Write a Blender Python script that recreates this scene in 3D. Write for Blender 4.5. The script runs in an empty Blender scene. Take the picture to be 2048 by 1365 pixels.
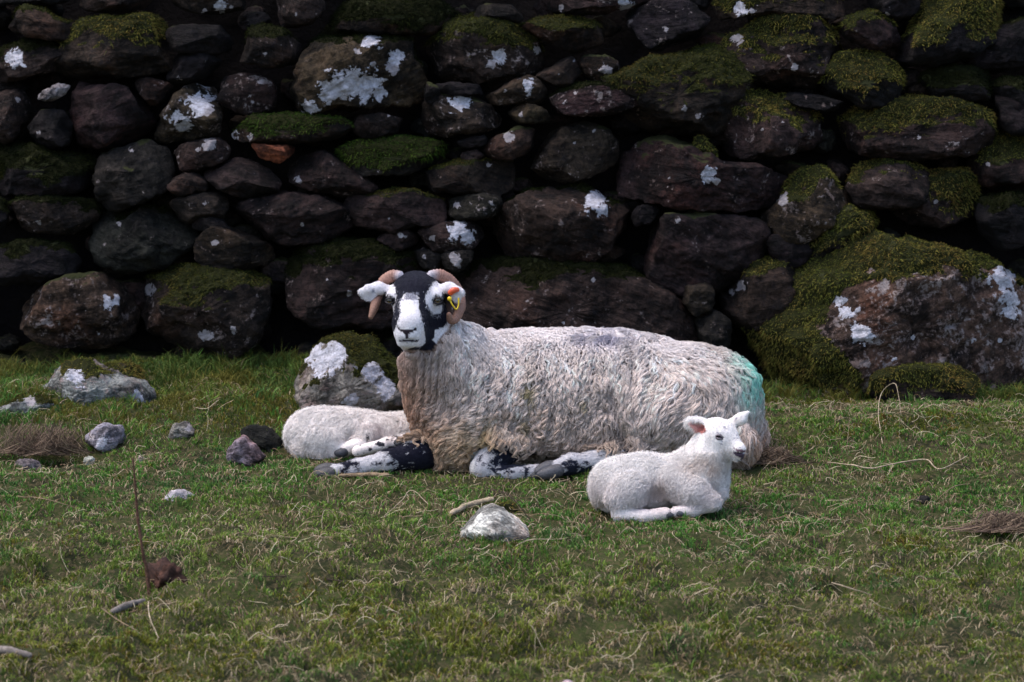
import bpy, math, random
import numpy as np
from math import radians

# ------------------------------------------------------------------ camera, sky, sun
S = bpy.context.scene
CAM = np.array((0.0, -8.0, 1.3)); PITCH = radians(6.28); LENS = 90.0
cd = bpy.data.cameras.new('camera'); cam = bpy.data.objects.new('camera', cd)
S.collection.objects.link(cam); S.camera = cam
cam.location = CAM; cam.rotation_euler = (radians(90) - PITCH, 0, 0)
cd.lens = LENS; cd.sensor_width = 36; cd.clip_end = 500
cd.dof.use_dof = True; cd.dof.focus_distance = 8.05; cd.dof.aperture_fstop = 4.5

SUN_EL, SUN_AZ = 67.0, 262.0        # azimuth measured from +y clockwise
W = bpy.data.worlds.new('World'); S.world = W; W.use_nodes = True
nt = W.node_tree; bgn = nt.nodes['Background']
sky = nt.nodes.new('ShaderNodeTexSky'); sky.sky_type = 'NISHITA'; sky.sun_disc = False
sky.sun_elevation = radians(SUN_EL); sky.sun_rotation = radians(SUN_AZ)
sky.air_density = 1.0; sky.dust_density = 2.5; sky.ozone_density = 1.0
nt.links.new(sky.outputs[0], bgn.inputs[0]); bgn.inputs[1].default_value = 0.15
sd = bpy.data.lights.new('sun', 'SUN'); sun = bpy.data.objects.new('sun', sd)
S.collection.objects.link(sun); sd.energy = 1.3; sd.angle = radians(50); sd.color = (1.0, 0.93, 0.88)
sun.rotation_euler = (radians(90 - SUN_EL), 0, radians(180 - SUN_AZ))
sun.location = (-2, -4, 8)
S.view_settings.view_transform = 'Standard'; S.view_settings.look = 'None'
S.view_settings.exposure = 1.10; S.view_settings.gamma = 1.0
S.render.engine = 'CYCLES'; S.cycles.use_denoising = True
S.cycles.max_bounces = 5; S.cycles.diffuse_bounces = 3; S.cycles.glossy_bounces = 2
S.cycles.transmission_bounces = 3; S.cycles.transparent_max_bounces = 4

RNG = np.random.default_rng(7)

# ------------------------------------------------------------------ geometry helpers
FPX = 2048 * LENS / 36
FWD = np.array((0, math.cos(PITCH), -math.sin(PITCH))); UPV = np.array((0, math.sin(PITCH), math.cos(PITCH)))
def ray(px, py):
    px = np.asarray(px, float); py = np.asarray(py, float)
    d = FWD + np.stack([(px - 1024) / FPX, 0 * px, 0 * px], -1) + ((682.5 - py) / FPX)[..., None] * UPV
    return d
def P(px, py, Y):                      # point of the photograph's pixel at depth Y
    d = ray(px, py); t = (np.asarray(Y, float) - CAM[1]) / d[..., 1]
    return CAM + d * t[..., None]
def proj(V):                           # where a point of an animal's coat lies in the front view
    q = V - CAM; z = q @ FWD
    return 1024 + FPX * q[..., 0] / z, 682.5 - FPX * (q @ UPV) / z

def _h(ix, iy, iz, s):
    n = (ix * 374761393 + iy * 668265263 + iz * 2147483647 + s * 1274126177) & 0xFFFFFFFF
    n = ((n ^ (n >> 13)) * 1274126177) & 0xFFFFFFFF
    n = ((n ^ (n >> 15)) * 2246822519) & 0xFFFFFFFF
    return ((n ^ (n >> 16)) & 0xFFFF) / 32767.5 - 1.0
def vn(p, s=0):                        # value noise in -1..1
    p = np.asarray(p, float); i = np.floor(p).astype(np.int64); f = p - i; f = f * f * f * (f * (f * 6 - 15) + 10)
    x, y, z = i[..., 0], i[..., 1], i[..., 2]; fx, fy, fz = f[..., 0], f[..., 1], f[..., 2]
    def L(a, b, t): return a + (b - a) * t
    return L(L(L(_h(x, y, z, s), _h(x + 1, y, z, s), fx), L(_h(x, y + 1, z, s), _h(x + 1, y + 1, z, s), fx), fy),
             L(L(_h(x, y, z + 1, s), _h(x + 1, y, z + 1, s), fx), L(_h(x, y + 1, z + 1, s), _h(x + 1, y + 1, z + 1, s), fx), fy), fz)
def fbm(p, o=4, s=0, g=0.5):
    p = np.asarray(p, float); a = 1.0; r = 0; t = 0
    for k in range(o):
        r = r + a * vn(p * 2 ** k + 17.3 * k, s + k); t += a; a *= g
    return r / t
def sst(a, b, x):
    t = np.clip((x - a) / (b - a), 0, 1); return t * t * (3 - 2 * t)
def unit(v): return v / (np.linalg.norm(v, axis=-1, keepdims=True) + 1e-12)

ORG = {}
def mk(name, V, F, mat, parent=None, smooth=True, attrs=None, org=None):
    V = np.asarray(V, np.float32)
    if parent is not None: o0 = ORG[parent.name]
    else: o0 = np.array(org if org is not None else (V[:, 0].mean(), V[:, 1].mean(), V[:, 2].min()), np.float32)
    me = bpy.data.meshes.new(name)
    Fs = F if isinstance(F, (list, tuple)) else [F]
    Fs = [np.asarray(f, np.int32) for f in Fs if len(f)]
    loops = np.concatenate([f.ravel() for f in Fs]); sizes = np.concatenate([np.full(len(f), f.shape[1], np.int32) for f in Fs])
    starts = np.concatenate([[0], np.cumsum(sizes)[:-1]]).astype(np.int32)
    me.vertices.add(len(V)); me.vertices.foreach_set('co', (V - np.float32(o0)).ravel())
    me.loops.add(len(loops)); me.loops.foreach_set('vertex_index', loops)
    me.polygons.add(len(sizes)); me.polygons.foreach_set('loop_start', starts); me.polygons.foreach_set('loop_total', sizes)
    me.polygons.foreach_set('use_smooth', np.full(len(sizes), smooth, bool))
    me.update(calc_edges=True)
    for k, a in (attrs or {}).items():
        a = np.asarray(a, np.float32)
        if a.ndim == 1: at = me.attributes.new(k, 'FLOAT', 'POINT'); at.data.foreach_set('value', a)
        elif k == 'co': at = me.attributes.new(k, 'FLOAT_VECTOR', 'POINT'); at.data.foreach_set('vector', a.ravel())
        else:
            at = me.attributes.new(k, 'FLOAT_COLOR', 'POINT')
            at.data.foreach_set('color', np.concatenate([a[:, :3], np.ones((len(a), 1), np.float32)], 1).ravel())
    me.materials.append(mat)
    ob = bpy.data.objects.new(name, me); S.collection.objects.link(ob)
    if parent is not None: ob.parent = parent
    else: ob.location = o0
    ORG[ob.name] = np.array(o0, np.float32)
    return ob
def empty(name, loc):
    o = bpy.data.objects.new(name, None); S.collection.objects.link(o); o.location = loc
    o.empty_display_size = 0.1
    ORG[o.name] = np.array(loc, np.float32); return o
def tag(o, label=None, cat=None, group=None, kind=None):
    for k, v in (('label', label), ('category', cat), ('group', group), ('kind', kind)):
        if v: o[k] = v
    return o

def frame(path):
    T = np.gradient(path, axis=-2); return unit(T)
def tubes(path, rad, nrm, sides=4, flat=1.0):
    """path (N,K,3), rad (N,K), nrm (N,K,3) -> verts, quads"""
    N, K, _ = path.shape; T = frame(path); B = unit(np.cross(T, nrm)); Nn = unit(np.cross(B, T))
    a = np.arange(sides) / sides * 2 * math.pi
    V = path[:, :, None] + rad[:, :, None, None] * (np.cos(a)[None, None, :, None] * B[:, :, None] + flat * np.sin(a)[None, None, :, None] * Nn[:, :, None])
    i = np.arange(N)[:, None, None] * K * sides + np.arange(K - 1)[None, :, None] * sides
    j = np.arange(sides)[None, None, :]; j2 = (j + 1) % sides
    F = np.stack([i + j, i + j2, i + sides + j2, i + sides + j], -1).reshape(-1, 4)
    return V.reshape(-1, 3), F
def ribbons(path, wid, side):
    """path (N,K,3), wid (N,K), side (N,3)"""
    N, K, _ = path.shape
    V = np.stack([path - side[:, None] * wid[..., None] * .5, path + side[:, None] * wid[..., None] * .5], 2)
    i = np.arange(N)[:, None] * 2 * K + np.arange(K - 1)[None] * 2
    F = np.stack([i, i + 1, i + 3, i + 2], -1).reshape(-1, 4)
    return V.reshape(-1, 3), F
def tube1(pts, rads, sides=12, sub=6, cap=True):
    """one smooth tube through the points, ends rounded"""
    pts = np.asarray(pts, float); rads = np.asarray(rads, float)
    n = len(pts); t = np.linspace(0, n - 1, (n - 1) * sub + 1); i = np.clip(np.floor(t).astype(int), 0, n - 2); f = (t - i)[:, None]
    g = lambda k: pts[np.clip(i + k, 0, n - 1)]
    p = 0.5 * ((2 * g(0)) + (g(1) - g(-1)) * f + (2 * g(-1) - 5 * g(0) + 4 * g(1) - g(2)) * f ** 2 + (3 * g(0) - g(-1) - 3 * g(1) + g(2)) * f ** 3)
    r = np.interp(t, np.arange(n), rads)
    if cap:
        T = frame(p)
        p = np.concatenate([p[:1] - T[:1] * r[0] * .6, p[:1] - T[:1] * r[0] * .45, p, p[-1:] + T[-1:] * r[-1] * .45, p[-1:] + T[-1:] * r[-1] * .6])
        r = np.concatenate([[r[0] * .05, r[0] * .6], r, [r[-1] * .6, r[-1] * .05]])
    T = frame(p); nn = [unit(np.cross(T[0], (0.3, 0.2, 1.0)))]
    for k in range(1, len(p)): nn.append(unit(nn[-1] - T[k] * (nn[-1] @ T[k])))
    V, F = tubes(p[None], r[None], np.array(nn)[None], sides)
    return V, F, p, r

# ------------------------------------------------------------------ materials
def newmat(name):
    m = bpy.data.materials.new(name); m.use_nodes = True; t = m.node_tree; t.nodes.clear()
    return m, t
class NB:
    def __init__(s, t): s.t = t
    def n(s, ty, props=None, **kw):
        nd = s.t.nodes.new(ty)
        for k, v in (props or {}).items(): setattr(nd, k, v)
        for k, v in kw.items():
            key = int(k[1:]) if k[0] == 'i' and k[1:].isdigit() else k.replace('_', ' ')
            s.set(nd.inputs[key], v)
        return nd
    def set(s, sock, v):
        if isinstance(v, bpy.types.NodeSocket): s.t.links.new(v, sock)
        elif isinstance(v, bpy.types.Node): s.t.links.new(v.outputs[0], sock)
        else:
            try: sock.default_value = v
            except Exception: sock.default_value = tuple(v) + (1.0,)
    def attr(s, name, out='Fac'): return s.n('ShaderNodeAttribute', {'attribute_name': name}).outputs[out]
    def noise(s, vec, scale, detail=4, rough=.55, dist=0.0): return s.n('ShaderNodeTexNoise', Vector=vec, Scale=scale, Detail=detail, Roughness=rough, Distortion=dist).outputs['Fac']
    def math(s, op, a, b=0.0, c=0.0, clamp=False): return s.n('ShaderNodeMath', {'operation': op, 'use_clamp': clamp}, i0=a, i1=b, i2=c).outputs[0]
    def step(s, x, a, b, lo=0.0, hi=1.0):
        return s.n('ShaderNodeMapRange', {'interpolation_type': 'SMOOTHSTEP'}, Value=x, From_Min=a, From_Max=b, To_Min=lo, To_Max=hi).outputs[0]
    def mix(s, f, a, b, mode='MIX'):
        nd = s.n('ShaderNodeMix', {'data_type': 'RGBA', 'blend_type': mode})
        s.set(nd.inputs[0], f); s.set(nd.inputs[6], a); s.set(nd.inputs[7], b); return nd.outputs[2]
    def out(s, col, rough=.9, bump=None, bs=.5, bd=.01, spec=.3, sheen=0.0, transl=0.0):
        kw = {}
        if bump is not None: kw['Normal'] = s.n('ShaderNodeBump', Strength=bs, Distance=bd, Height=bump).outputs[0]
        p = s.n('ShaderNodeBsdfPrincipled', Base_Color=col, Roughness=rough, **kw); p.inputs['Specular IOR Level'].default_value = spec
        p.inputs['Sheen Weight'].default_value = sheen
        sh = p.outputs[0]
        if transl:
            tr = s.n('ShaderNodeBsdfTranslucent', Color=col); mx = s.n('ShaderNodeMixShader', i0=transl, i1=sh, i2=tr.outputs[0]); sh = mx.outputs[0]
        o = s.n('ShaderNodeOutputMaterial', Surface=sh)

def rock_material(name='lichened_rock'):
    m, t = newmat(name); b = NB(t)
    co = b.attr('co', 'Vector'); tint = b.attr('tint', 'Color'); lich = b.attr('lich'); spk = b.attr('speck'); mo = b.attr('moss')
    n1 = b.noise(co, 7, 9, .68, .4); n2 = b.noise(co, 30, 6, .7); n3 = b.noise(co, 16, 8, .62, .8); n4 = b.noise(co, 75, 5, .7)
    mp = b.n('ShaderNodeMapping', Vector=co, Scale=(6, 6, 46)).outputs[0]; st = b.noise(mp, 1.0, 6, .65, .6)
    v = b.math('MULTIPLY', b.math('MULTIPLY', b.step(n1, .36, .66, .25, 2.1), b.step(st, .3, .7, .5, 1.6)), b.step(n4, .38, .64, .6, 1.7))
    v = b.math('MINIMUM', v, 2.4)
    base = b.mix(1.0, tint, b.n('ShaderNodeCombineColor', i0=v, i1=v, i2=v).outputs[0], 'MULTIPLY')
    base = b.mix(b.step(n2, .52, .72, 0, .65), base, (.012, .010, .013))
    warm = b.step(b.noise(co, 4, 4, .6), .5, .75, 0, .5)
    base = b.mix(warm, base, b.mix(1.0, base, (1.6, .85, .55, 1), 'MULTIPLY'))
    # crusty speckled lichen
    th = b.math('SUBTRACT', .715, b.math('MULTIPLY', spk, .27))
    a = b.math('ADD', b.math('MULTIPLY', n3, .6), b.math('MULTIPLY', n4, .4))
    f = b.step(b.math('SUBTRACT', a, th), -.01, .05)
    base = b.mix(f, base, b.mix(b.step(n1, .4, .65), (.14, .10, .09), (.30, .255, .25)))
    # tiny pale spots
    sp = b.step(b.math('SUBTRACT', b.noise(co, 95, 2, .5), b.math('SUBTRACT', .80, b.math('MULTIPLY', spk, .09))), 0, .03)
    base = b.mix(sp, base, (.32, .27, .26))
    # solid lichen patches with scalloped edges
    e = b.math('ADD', lich, b.math('MULTIPLY', b.math('SUBTRACT', b.math('ADD', b.math('MULTIPLY', n2, .6), b.math('MULTIPLY', n3, .6)), .6), 2.6))
    f = b.step(e, .5, .535)
    pale = b.mix(b.attr('pale'), b.mix(n1, (.16, .12, .11), (.34, .29, .28)), b.mix(b.step(n4, .42, .6), (.38, .37, .41), (.58, .57, .64)))
    base = b.mix(f, base, pale)
    mm = b.math('ADD', mo, b.math('MULTIPLY', b.math('SUBTRACT', n2, .5), 1.2))
    base = b.mix(b.step(mm, .35, .6), base, b.mix(n4, (.012, .016, .006), (.050, .050, .014)))
    h = b.math('ADD', b.math('ADD', n1, b.math('MULTIPLY', n2, .45)), b.math('ADD', b.math('MULTIPLY', st, .5), b.math('MULTIPLY', n4, .18)))
    b.out(base, .85, h, 1.0, .030, .2)
    return m
def col_material(name, rough=.9, sheen=0.0, transl=0.0, spec=.2, noise=0.0, scale=60):
    m, t = newmat(name); b = NB(t); c = b.attr('col', 'Color')
    if noise:
        tc = b.n('ShaderNodeTexCoord').outputs['Object']; n = b.noise(tc, scale, 5, .65)
        v = b.step(n, .3, .7, 1 - noise, 1 + noise)
        c = b.mix(1.0, c, b.n('ShaderNodeCombineColor', i0=v, i1=v, i2=v).outputs[0], 'MULTIPLY')
        b.out(c, rough, n, .5, .006, spec, sheen, transl)
    else: b.out(c, rough, None, spec=spec, sheen=sheen, transl=transl)
    return m
M_ROCK = rock_material()
M_MOSS = col_material('moss_fronds', .95, 0, .12, .08)
M_GRASS = col_material('grass_blades', .75, 0, .25, .15)
M_WOOL = col_material('wool_locks', .95, .15, .0, .05)
M_HAIR = col_material('short_face_hair', .9, 0, .0, .05)
M_COAT = col_material('short_coat', .9, .05, 0, .1, .18, 180)
M_HORN = col_material('ridged_horn', .55, 0, 0, .4, .22, 240)
M_HOOF = col_material('hoof_horn', .5, 0, 0, .4, .25, 150)
M_WOOD = col_material('dead_wood', .85, 0, 0, .2, .4, 120)
M_SKIN = col_material('bare_skin', .5, 0, 0, .4, .15, 200)
M_TAG = col_material('tag_plastic', .4, 0, 0, .5)
def eye_material():
    m, t = newmat('eye_gloss'); b = NB(t); b.out(b.attr('col', 'Color'), .08, spec=.7); return m
M_EYE = eye_material()
def soil_material():
    m, t = newmat('soil_and_thatch'); b = NB(t); tc = b.n('ShaderNodeTexCoord').outputs['Object']
    n = b.noise(tc, 9, 8, .65); n2 = b.noise(tc, 70, 6, .7)
    c = b.mix(b.step(n, .35, .65), (.014, .016, .007), (.040, .050, .014)); c = b.mix(b.step(n2, .45, .65), c, (.075, .060, .030))
    b.out(c, .95, b.math('ADD', n, b.math('MULTIPLY', n2, .5)), .8, .02, .1); return m
M_SOIL = soil_material()
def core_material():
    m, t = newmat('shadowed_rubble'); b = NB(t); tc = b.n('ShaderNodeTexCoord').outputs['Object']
    n = b.noise(tc, 12, 8, .7); b.out(b.mix(n, (.006, .005, .007), (.02, .016, .015)), .95, n, 1.0, .05, .1); return m  # near-black base colour deepens the shade in the gaps between stones
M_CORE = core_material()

# ------------------------------------------------------------------ ground shape
def gauss(x, y, cx, cy, rx, ry): return np.exp(-((x - cx) / rx) ** 2 - ((y - cy) / ry) ** 2)
def gh(x, y):
    x = np.asarray(x, float); y = np.asarray(y, float)
    z = .1 * np.clip(y, -40, 6)
    z = z + .085 * sst(.35, 1.25, y) * sst(.25, -.7, x) - .02 * sst(.5, 1.2, y)
    z = z + .10 * gauss(x, y, -.86, .55, .22, .17)                       # tussock beside the rock
    z = z + .07 * gauss(x, y, -1.62, .62, .3, .22)
    z = z - .05 * gauss(x, y, -1.55, .22, .25, .12) + .05 * gauss(x, y, -1.55, .4, .3, .1)
    z = z + .05 * gauss(x, y, 1.3, .5, .5, .3)
    z = z + .035 * gauss(x, y, 1.62, -.72, .25, .14)
    p = np.stack([x, y, 0 * x], -1)
    calm = 1 - np.maximum(gauss(x, y, .05, .05, .85, .30), gauss(x, y, .42, -.45, .38, .22)); z = z - .012 * (1 - calm)
    z = z + .055 * fbm(p * 4.6, 3, 8) * sst(.25, .6, y) * sst(-.15, -.6, x)
    z = z + .020 * fbm(p * 2.1, 3, 3) + (.024 + .026 * sst(-.5, -1.1, y)) * calm * fbm(p * 8, 3, 5) * sst(1.3, -.3, y) + calm * .010 * fbm(p * 8, 3, 5) + calm * .010 * fbm(p * 24, 2, 6)
    return z
def G(px, py):                         # where the ray of a photograph's pixel meets the ground
    d = ray(px, py); t = np.full(d.shape[:-1], 5.0)
    for k in range(60):
        q = CAM + d * t[..., None]; t = t + np.clip((q[..., 2] - gh(q[..., 0], q[..., 1])) / .28, -.4, .4) * .7
    return CAM + d * t[..., None]
xs = np.concatenate([np.linspace(-40, -3.2, 20), np.linspace(-3, 3, 301), np.linspace(3.2, 40, 20)])
ys = np.concatenate([np.linspace(-30, -3.2, 20), np.linspace(-3, 1.8, 241), np.linspace(2, 60, 20)])
X, Y = np.meshgrid(xs, ys); V = np.stack([X, Y, gh(X, Y)], -1).reshape(-1, 3)
nx, ny = len(xs), len(ys); i = (np.arange(ny - 1)[:, None] * nx + np.arange(nx - 1)[None]).ravel()
tag(mk('ground', V, np.stack([i, i + 1, i + nx + 1, i + nx], 1), M_SOIL, org=(0, 0, 0)), kind='structure')
def inpoly(px, py, poly):
    poly = np.asarray(poly, float); r = np.zeros(len(px), bool); n = len(poly)
    for i in range(n):
        x1, y1 = poly[i]; x2, y2 = poly[(i + 1) % n]
        c = ((y1 > py) != (y2 > py)) & (px < (x2 - x1) * (py - y1) / (y2 - y1 + 1e-9) + x1); r ^= c
    return r
def lerp3(a, b, t): return np.asarray(a) * (1 - t[:, None]) + np.asarray(b) * t[:, None]

# ------------------------------------------------------------------ stones
TINT = {k: tuple(np.array(v) * np.array((.235, .195, .18) if k in 'pbgdt' else (1.0, 1.0, 1.0))) for k, v in {'p': (.070, .051, .048), 'b': (.070, .054, .042), 'g': (.054, .054, .046), 'd': (.026, .022, .026), 'r': (.15, .05, .024),
        't': (.12, .092, .062), 'w': (.33, .27, .25), 's': (.23, .205, .20), 'l': (.13, .12, .115), 'm': (.040, .024, .019)}.items()}
def outline(poly, n):
    p = np.asarray(poly, float)
    for k in range(2):
        q = np.roll(p, -1, 0); p = np.stack([p * .84 + q * .16, p * .16 + q * .84], 1).reshape(-1, 2)
    q = np.concatenate([p, p[:1]]); L = np.concatenate([[0], np.cumsum(np.linalg.norm(np.diff(q, axis=0), axis=1))])
    t = np.linspace(0, L[-1], n, endpoint=False)
    return np.stack([np.interp(t, L, q[:, 0]), np.interp(t, L, q[:, 1])], 1)
def stone_mesh(poly, Yc, depth, tint, seed, moss=0, speck=.3, patches=(), rough=1.0, npow=3.1, mossy_dir=None, world=False, bright=False, moss_poly=None):
    """an outline with its own thickness: a closed, faceted and weathered boulder"""
    r = np.random.default_rng(seed)
    pl = np.asarray(poly, float); ext = pl.max(0) - pl.min(0)
    size = float(max(ext)) / 557 if not world else float(max(ext))
    n = int(np.clip(size * 210, 44, 170)); m = max(20, n // 2)
    O = outline(pl, n)
    if world: O3 = np.stack([O[:, 0], np.full(n, Yc), O[:, 1]], 1)
    else: O3 = P(O[:, 0], O[:, 1], Yc)
    C = O3.mean(0); mn = float(min(O3[:, 0].ptp() if hasattr(O3, 'ptp') else np.ptp(O3[:, 0]), np.ptp(O3[:, 2])))
    ph = np.linspace(0, math.pi, m + 1); e = 2 / npow
    rf = np.sin(ph) ** e; rf[-1] = 0; yf = np.sign(np.cos(ph)) * np.abs(np.cos(ph)) ** e
    V = C + rf[1:-1, None, None] * (O3 - C)[None]
    V = np.broadcast_to(V, (m - 1, n, 3)).copy(); V[:, :, 1] -= (depth * yf[1:-1])[:, None]
    V = np.concatenate([V.reshape(-1, 3), [C + (0, -depth, 0)], [C + (0, depth, 0)]])
    ctr = C; q = V - ctr
    # broken faces: soft clamp against random planes on the front half
    for k in range(11):
        d = unit(np.array([r.normal(), -abs(r.normal()) * 1.2 - .15, r.normal() * .9])); h = q @ d; hm = h.max()
        lim = hm * r.uniform(.68, .92); ov = np.clip(h - lim, 0, None); q = q - d * (ov * .95)[:, None]
    V = ctr + q; so = r.uniform(-50, 50, 3)
    # outward direction
    nd = unit(q / np.array([max(np.ptp(O3[:, 0]), .02), depth * 2, max(np.ptp(O3[:, 2]), .02)]) ** 1.0)
    sc = 1 / max(size, .08)
    A = rough * min(mn, .45)
    a = .15 * fbm((V + so) * 1.9 * sc, 3, seed) + .075 * fbm((V + so) * 15, 4, seed + 3, .6) + .085 * (-np.abs(fbm((V + so) * np.array([5, 5, 13]), 3, seed + 9)))
    V = V + nd * (a * A)[:, None] * np.clip(.35 + .65 * np.abs(nd[:, 1:2]) + .3, 0, 1)
    V = V + nd * (.010 * fbm((V + so) * 42, 3, seed + 5, .7))[:, None] * rough
    i = np.arange(m - 2)[:, None] * n; j = np.arange(n)[None]; j2 = (j + 1) % n
    Q = np.stack([i + j, i + j2, i + n + j2, i + n + j], -1).reshape(-1, 4)
    a0, a1 = len(V) - 2, len(V) - 1; jj = np.arange(n); b0 = (m - 2) * n
    T = np.concatenate([np.stack([np.full(n, a0), (jj + 1) % n, jj], 1), np.stack([np.full(n, a1), b0 + jj, b0 + (jj + 1) % n], 1)])
    # vertex normals
    Nn = np.zeros_like(V); fn = np.cross(V[Q[:, 2]] - V[Q[:, 0]], V[Q[:, 3]] - V[Q[:, 1]])
    for c in range(4): np.add.at(Nn, Q[:, c], fn)
    Nn = unit(Nn); Nn = np.where((np.sum(Nn * nd, 1) < 0)[:, None], -Nn, Nn) if False else Nn
    if np.mean(np.sum(Nn * nd, 1)) < 0: Nn = -Nn; Q = Q[:, ::-1]; T = T[:, ::-1]
    px, py = proj(V)
    lich = np.full(len(V), -.6); pale = np.zeros(len(V)); big = sum(p_[2] >= 11 for p_ in patches) > 0
    for (cx, cy, rr) in patches:
        dd = np.hypot(px - cx, (py - cy)) / (rr * 1.12); nw = (1.0 if rr >= 10 else .80) - .5 * dd
        pale = np.where(nw > lich, 1.0 if rr >= 12 or world else (.35 if not bright else .9), pale); lich = np.maximum(lich, nw)
    lich = np.where(Nn[:, 1] > .25, -.6, lich)
    nz = fbm((V + so) * 6, 3, 11); nz2 = fbm((V + so) * 22, 3, 12)
    mo = np.zeros(len(V))
    if moss > 0:
        hgt = (V[:, 2] - C[2]) / max(np.ptp(O3[:, 2]) * .5, .02)
        mo = sst(1.05 - moss * 1.7 - .12, 1.05 - moss * 1.7 + .3, Nn[:, 2] * .55 + hgt * .55 + nz * .55 + nz2 * .25)
    if moss_poly is not None:
        mo = np.zeros(len(V))
        for k in range(6): mo += inpoly(px + 40 * nz + 36 * nz2 + 9 * math.cos(k), py + 20 * fbm((V + so) * 9, 3, 13) + 30 * nz2 + 9 * math.sin(k), moss_poly) / 6.0
        mo = mo * (Nn[:, 1] < .4)
    mo = np.where(lich > .45, 0, mo)
    R = np.array([[math.cos(r.uniform(-.5, .5)), 0, 0]] * 3); an = r.uniform(-.45, .45)
    R = np.array([[math.cos(an), 0, -math.sin(an)], [0, 1, 0], [math.sin(an), 0, math.cos(an)]])
    co = (V - C) @ R.T + so
    tc = np.array(TINT[tint]) * r.uniform(.8, 1.25) * (1 + r.normal(0, .05, 3))
    at = {'co': co, 'tint': np.broadcast_to(tc, (len(V), 3)), 'lich': lich, 'speck': np.full(len(V), speck), 'moss': mo * .8, 'pale': pale}
    return V, [Q, T], at, Nn, mo
MC = [np.array(c) for c in ((.105, .098, .020), (.060, .066, .014), (.120, .072, .022), (.030, .036, .010), (.075, .092, .018))]
def moss_geo(V, Q, N, mo, seed, dens=36000, ln=.0105, pal='olive', thick=.010):
    """a cushion of moss: raised skin plus thousands of small fronds"""
    r = np.random.default_rng(seed)
    qv = mo[Q].mean(1); cen = V[Q].mean(1); fn = unit(N[Q].mean(1))
    area = .5 * np.linalg.norm(np.cross(V[Q[:, 2]] - V[Q[:, 0]], V[Q[:, 3]] - V[Q[:, 1]]), axis=1)
    vis = fn[:, 1] < .45
    w = area * np.where(vis, sst(.12, .6, qv), 0); tot = w.sum()
    if tot < 1e-4: return None
    n = int(min(tot * dens, 60000)); f = r.choice(len(Q), n, p=w / tot)
    a, b = r.random(n)[:, None], r.random(n)[:, None]; q = Q[f]
    root = (V[q[:, 0]] * (1 - a) + V[q[:, 1]] * a) * (1 - b) + (V[q[:, 3]] * (1 - a) + V[q[:, 2]] * a) * b
    nn = fn[f]
    lump = fbm(root * 34, 3, seed + 1) * .5 + fbm(root * 11, 2, seed + 2) * .5
    root = root + nn * (thick * (lump + .55) * mo[q].mean(1))[:, None] * r.uniform(.2, 1, (n, 1))
    d = unit(nn * 1.0 + r.normal(0, .55, (n, 3)) + np.array([0, -.05, -.05]))
    L = ln * r.uniform(.45, 1.5, n) * (1 + .5 * lump)
    droop = np.array([0, -.1, -1.0])
    t = np.array([0, .5, 1.0]); path = root[:, None] + d[:, None] * (L[:, None] * t)[..., None] + droop * ((L[:, None] * t ** 2) * .45)[..., None]
    side = unit(np.cross(d, r.normal(size=(n, 3))))
    wd = (.0024 * r.uniform(.6, 1.4, n))[:, None] * np.array([1, .85, .25])
    Vr, Fr = ribbons(path, wd, side)
    k = fbm(root * 7, 3, seed + 4) + r.normal(0, .35, n) + {'olive': .2, 'green': -.5, 'dark': -.9, 'gold': .45}[pal]
    pal_c = np.array([(.022, .030, .008), (.045, .060, .012), (.085, .088, .018), (.115, .092, .022), (.120, .066, .022)])
    x = np.clip(k * 1.3 + 2, 0, 3.999); i0 = x.astype(int); c = pal_c[i0] * (1 - (x - i0))[:, None] + pal_c[i0 + 1] * (x - i0)[:, None]
    if pal == 'green': c = c * np.array([.85, 1.2, .9])
    c = c * {'olive': .62, 'green': .85, 'dark': .26, 'gold': 1.25}[pal]
    c = c * r.uniform(.65, 1.4, (n, 1))
    # cushion skin
    sel = (qv > .3) & vis
    keep = np.unique(Q[sel]); mp = np.full(len(V), -1); mp[keep] = np.arange(len(keep)); Qc = mp[Q[sel]]
    Vc = V[keep] + N[keep] * (thick * (.35 + .8 * fbm(V[keep] * 34, 3, seed + 1)) * np.clip(mo[keep] - .3, 0, .7) * 1.4)[:, None]
    Cc = np.tile(np.array((.026, .028, .009)) * (.35 if pal == 'dark' else .7), (len(keep), 1)) * r.uniform(.7, 1.3, (len(keep), 1))
    return np.concatenate([Vr, Vc]), np.concatenate([Fr, Qc + len(Vr)]), np.concatenate([np.repeat(c, 6, 0), Cc])
def add_moss(parent, V, Q, N, mo, seed, **kw):
    g = moss_geo(V, Q, N, mo, seed, **kw)
    if g is not None: return mk('moss', g[0], g[1], M_MOSS, parent, False, {'col': g[2]})

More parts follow.
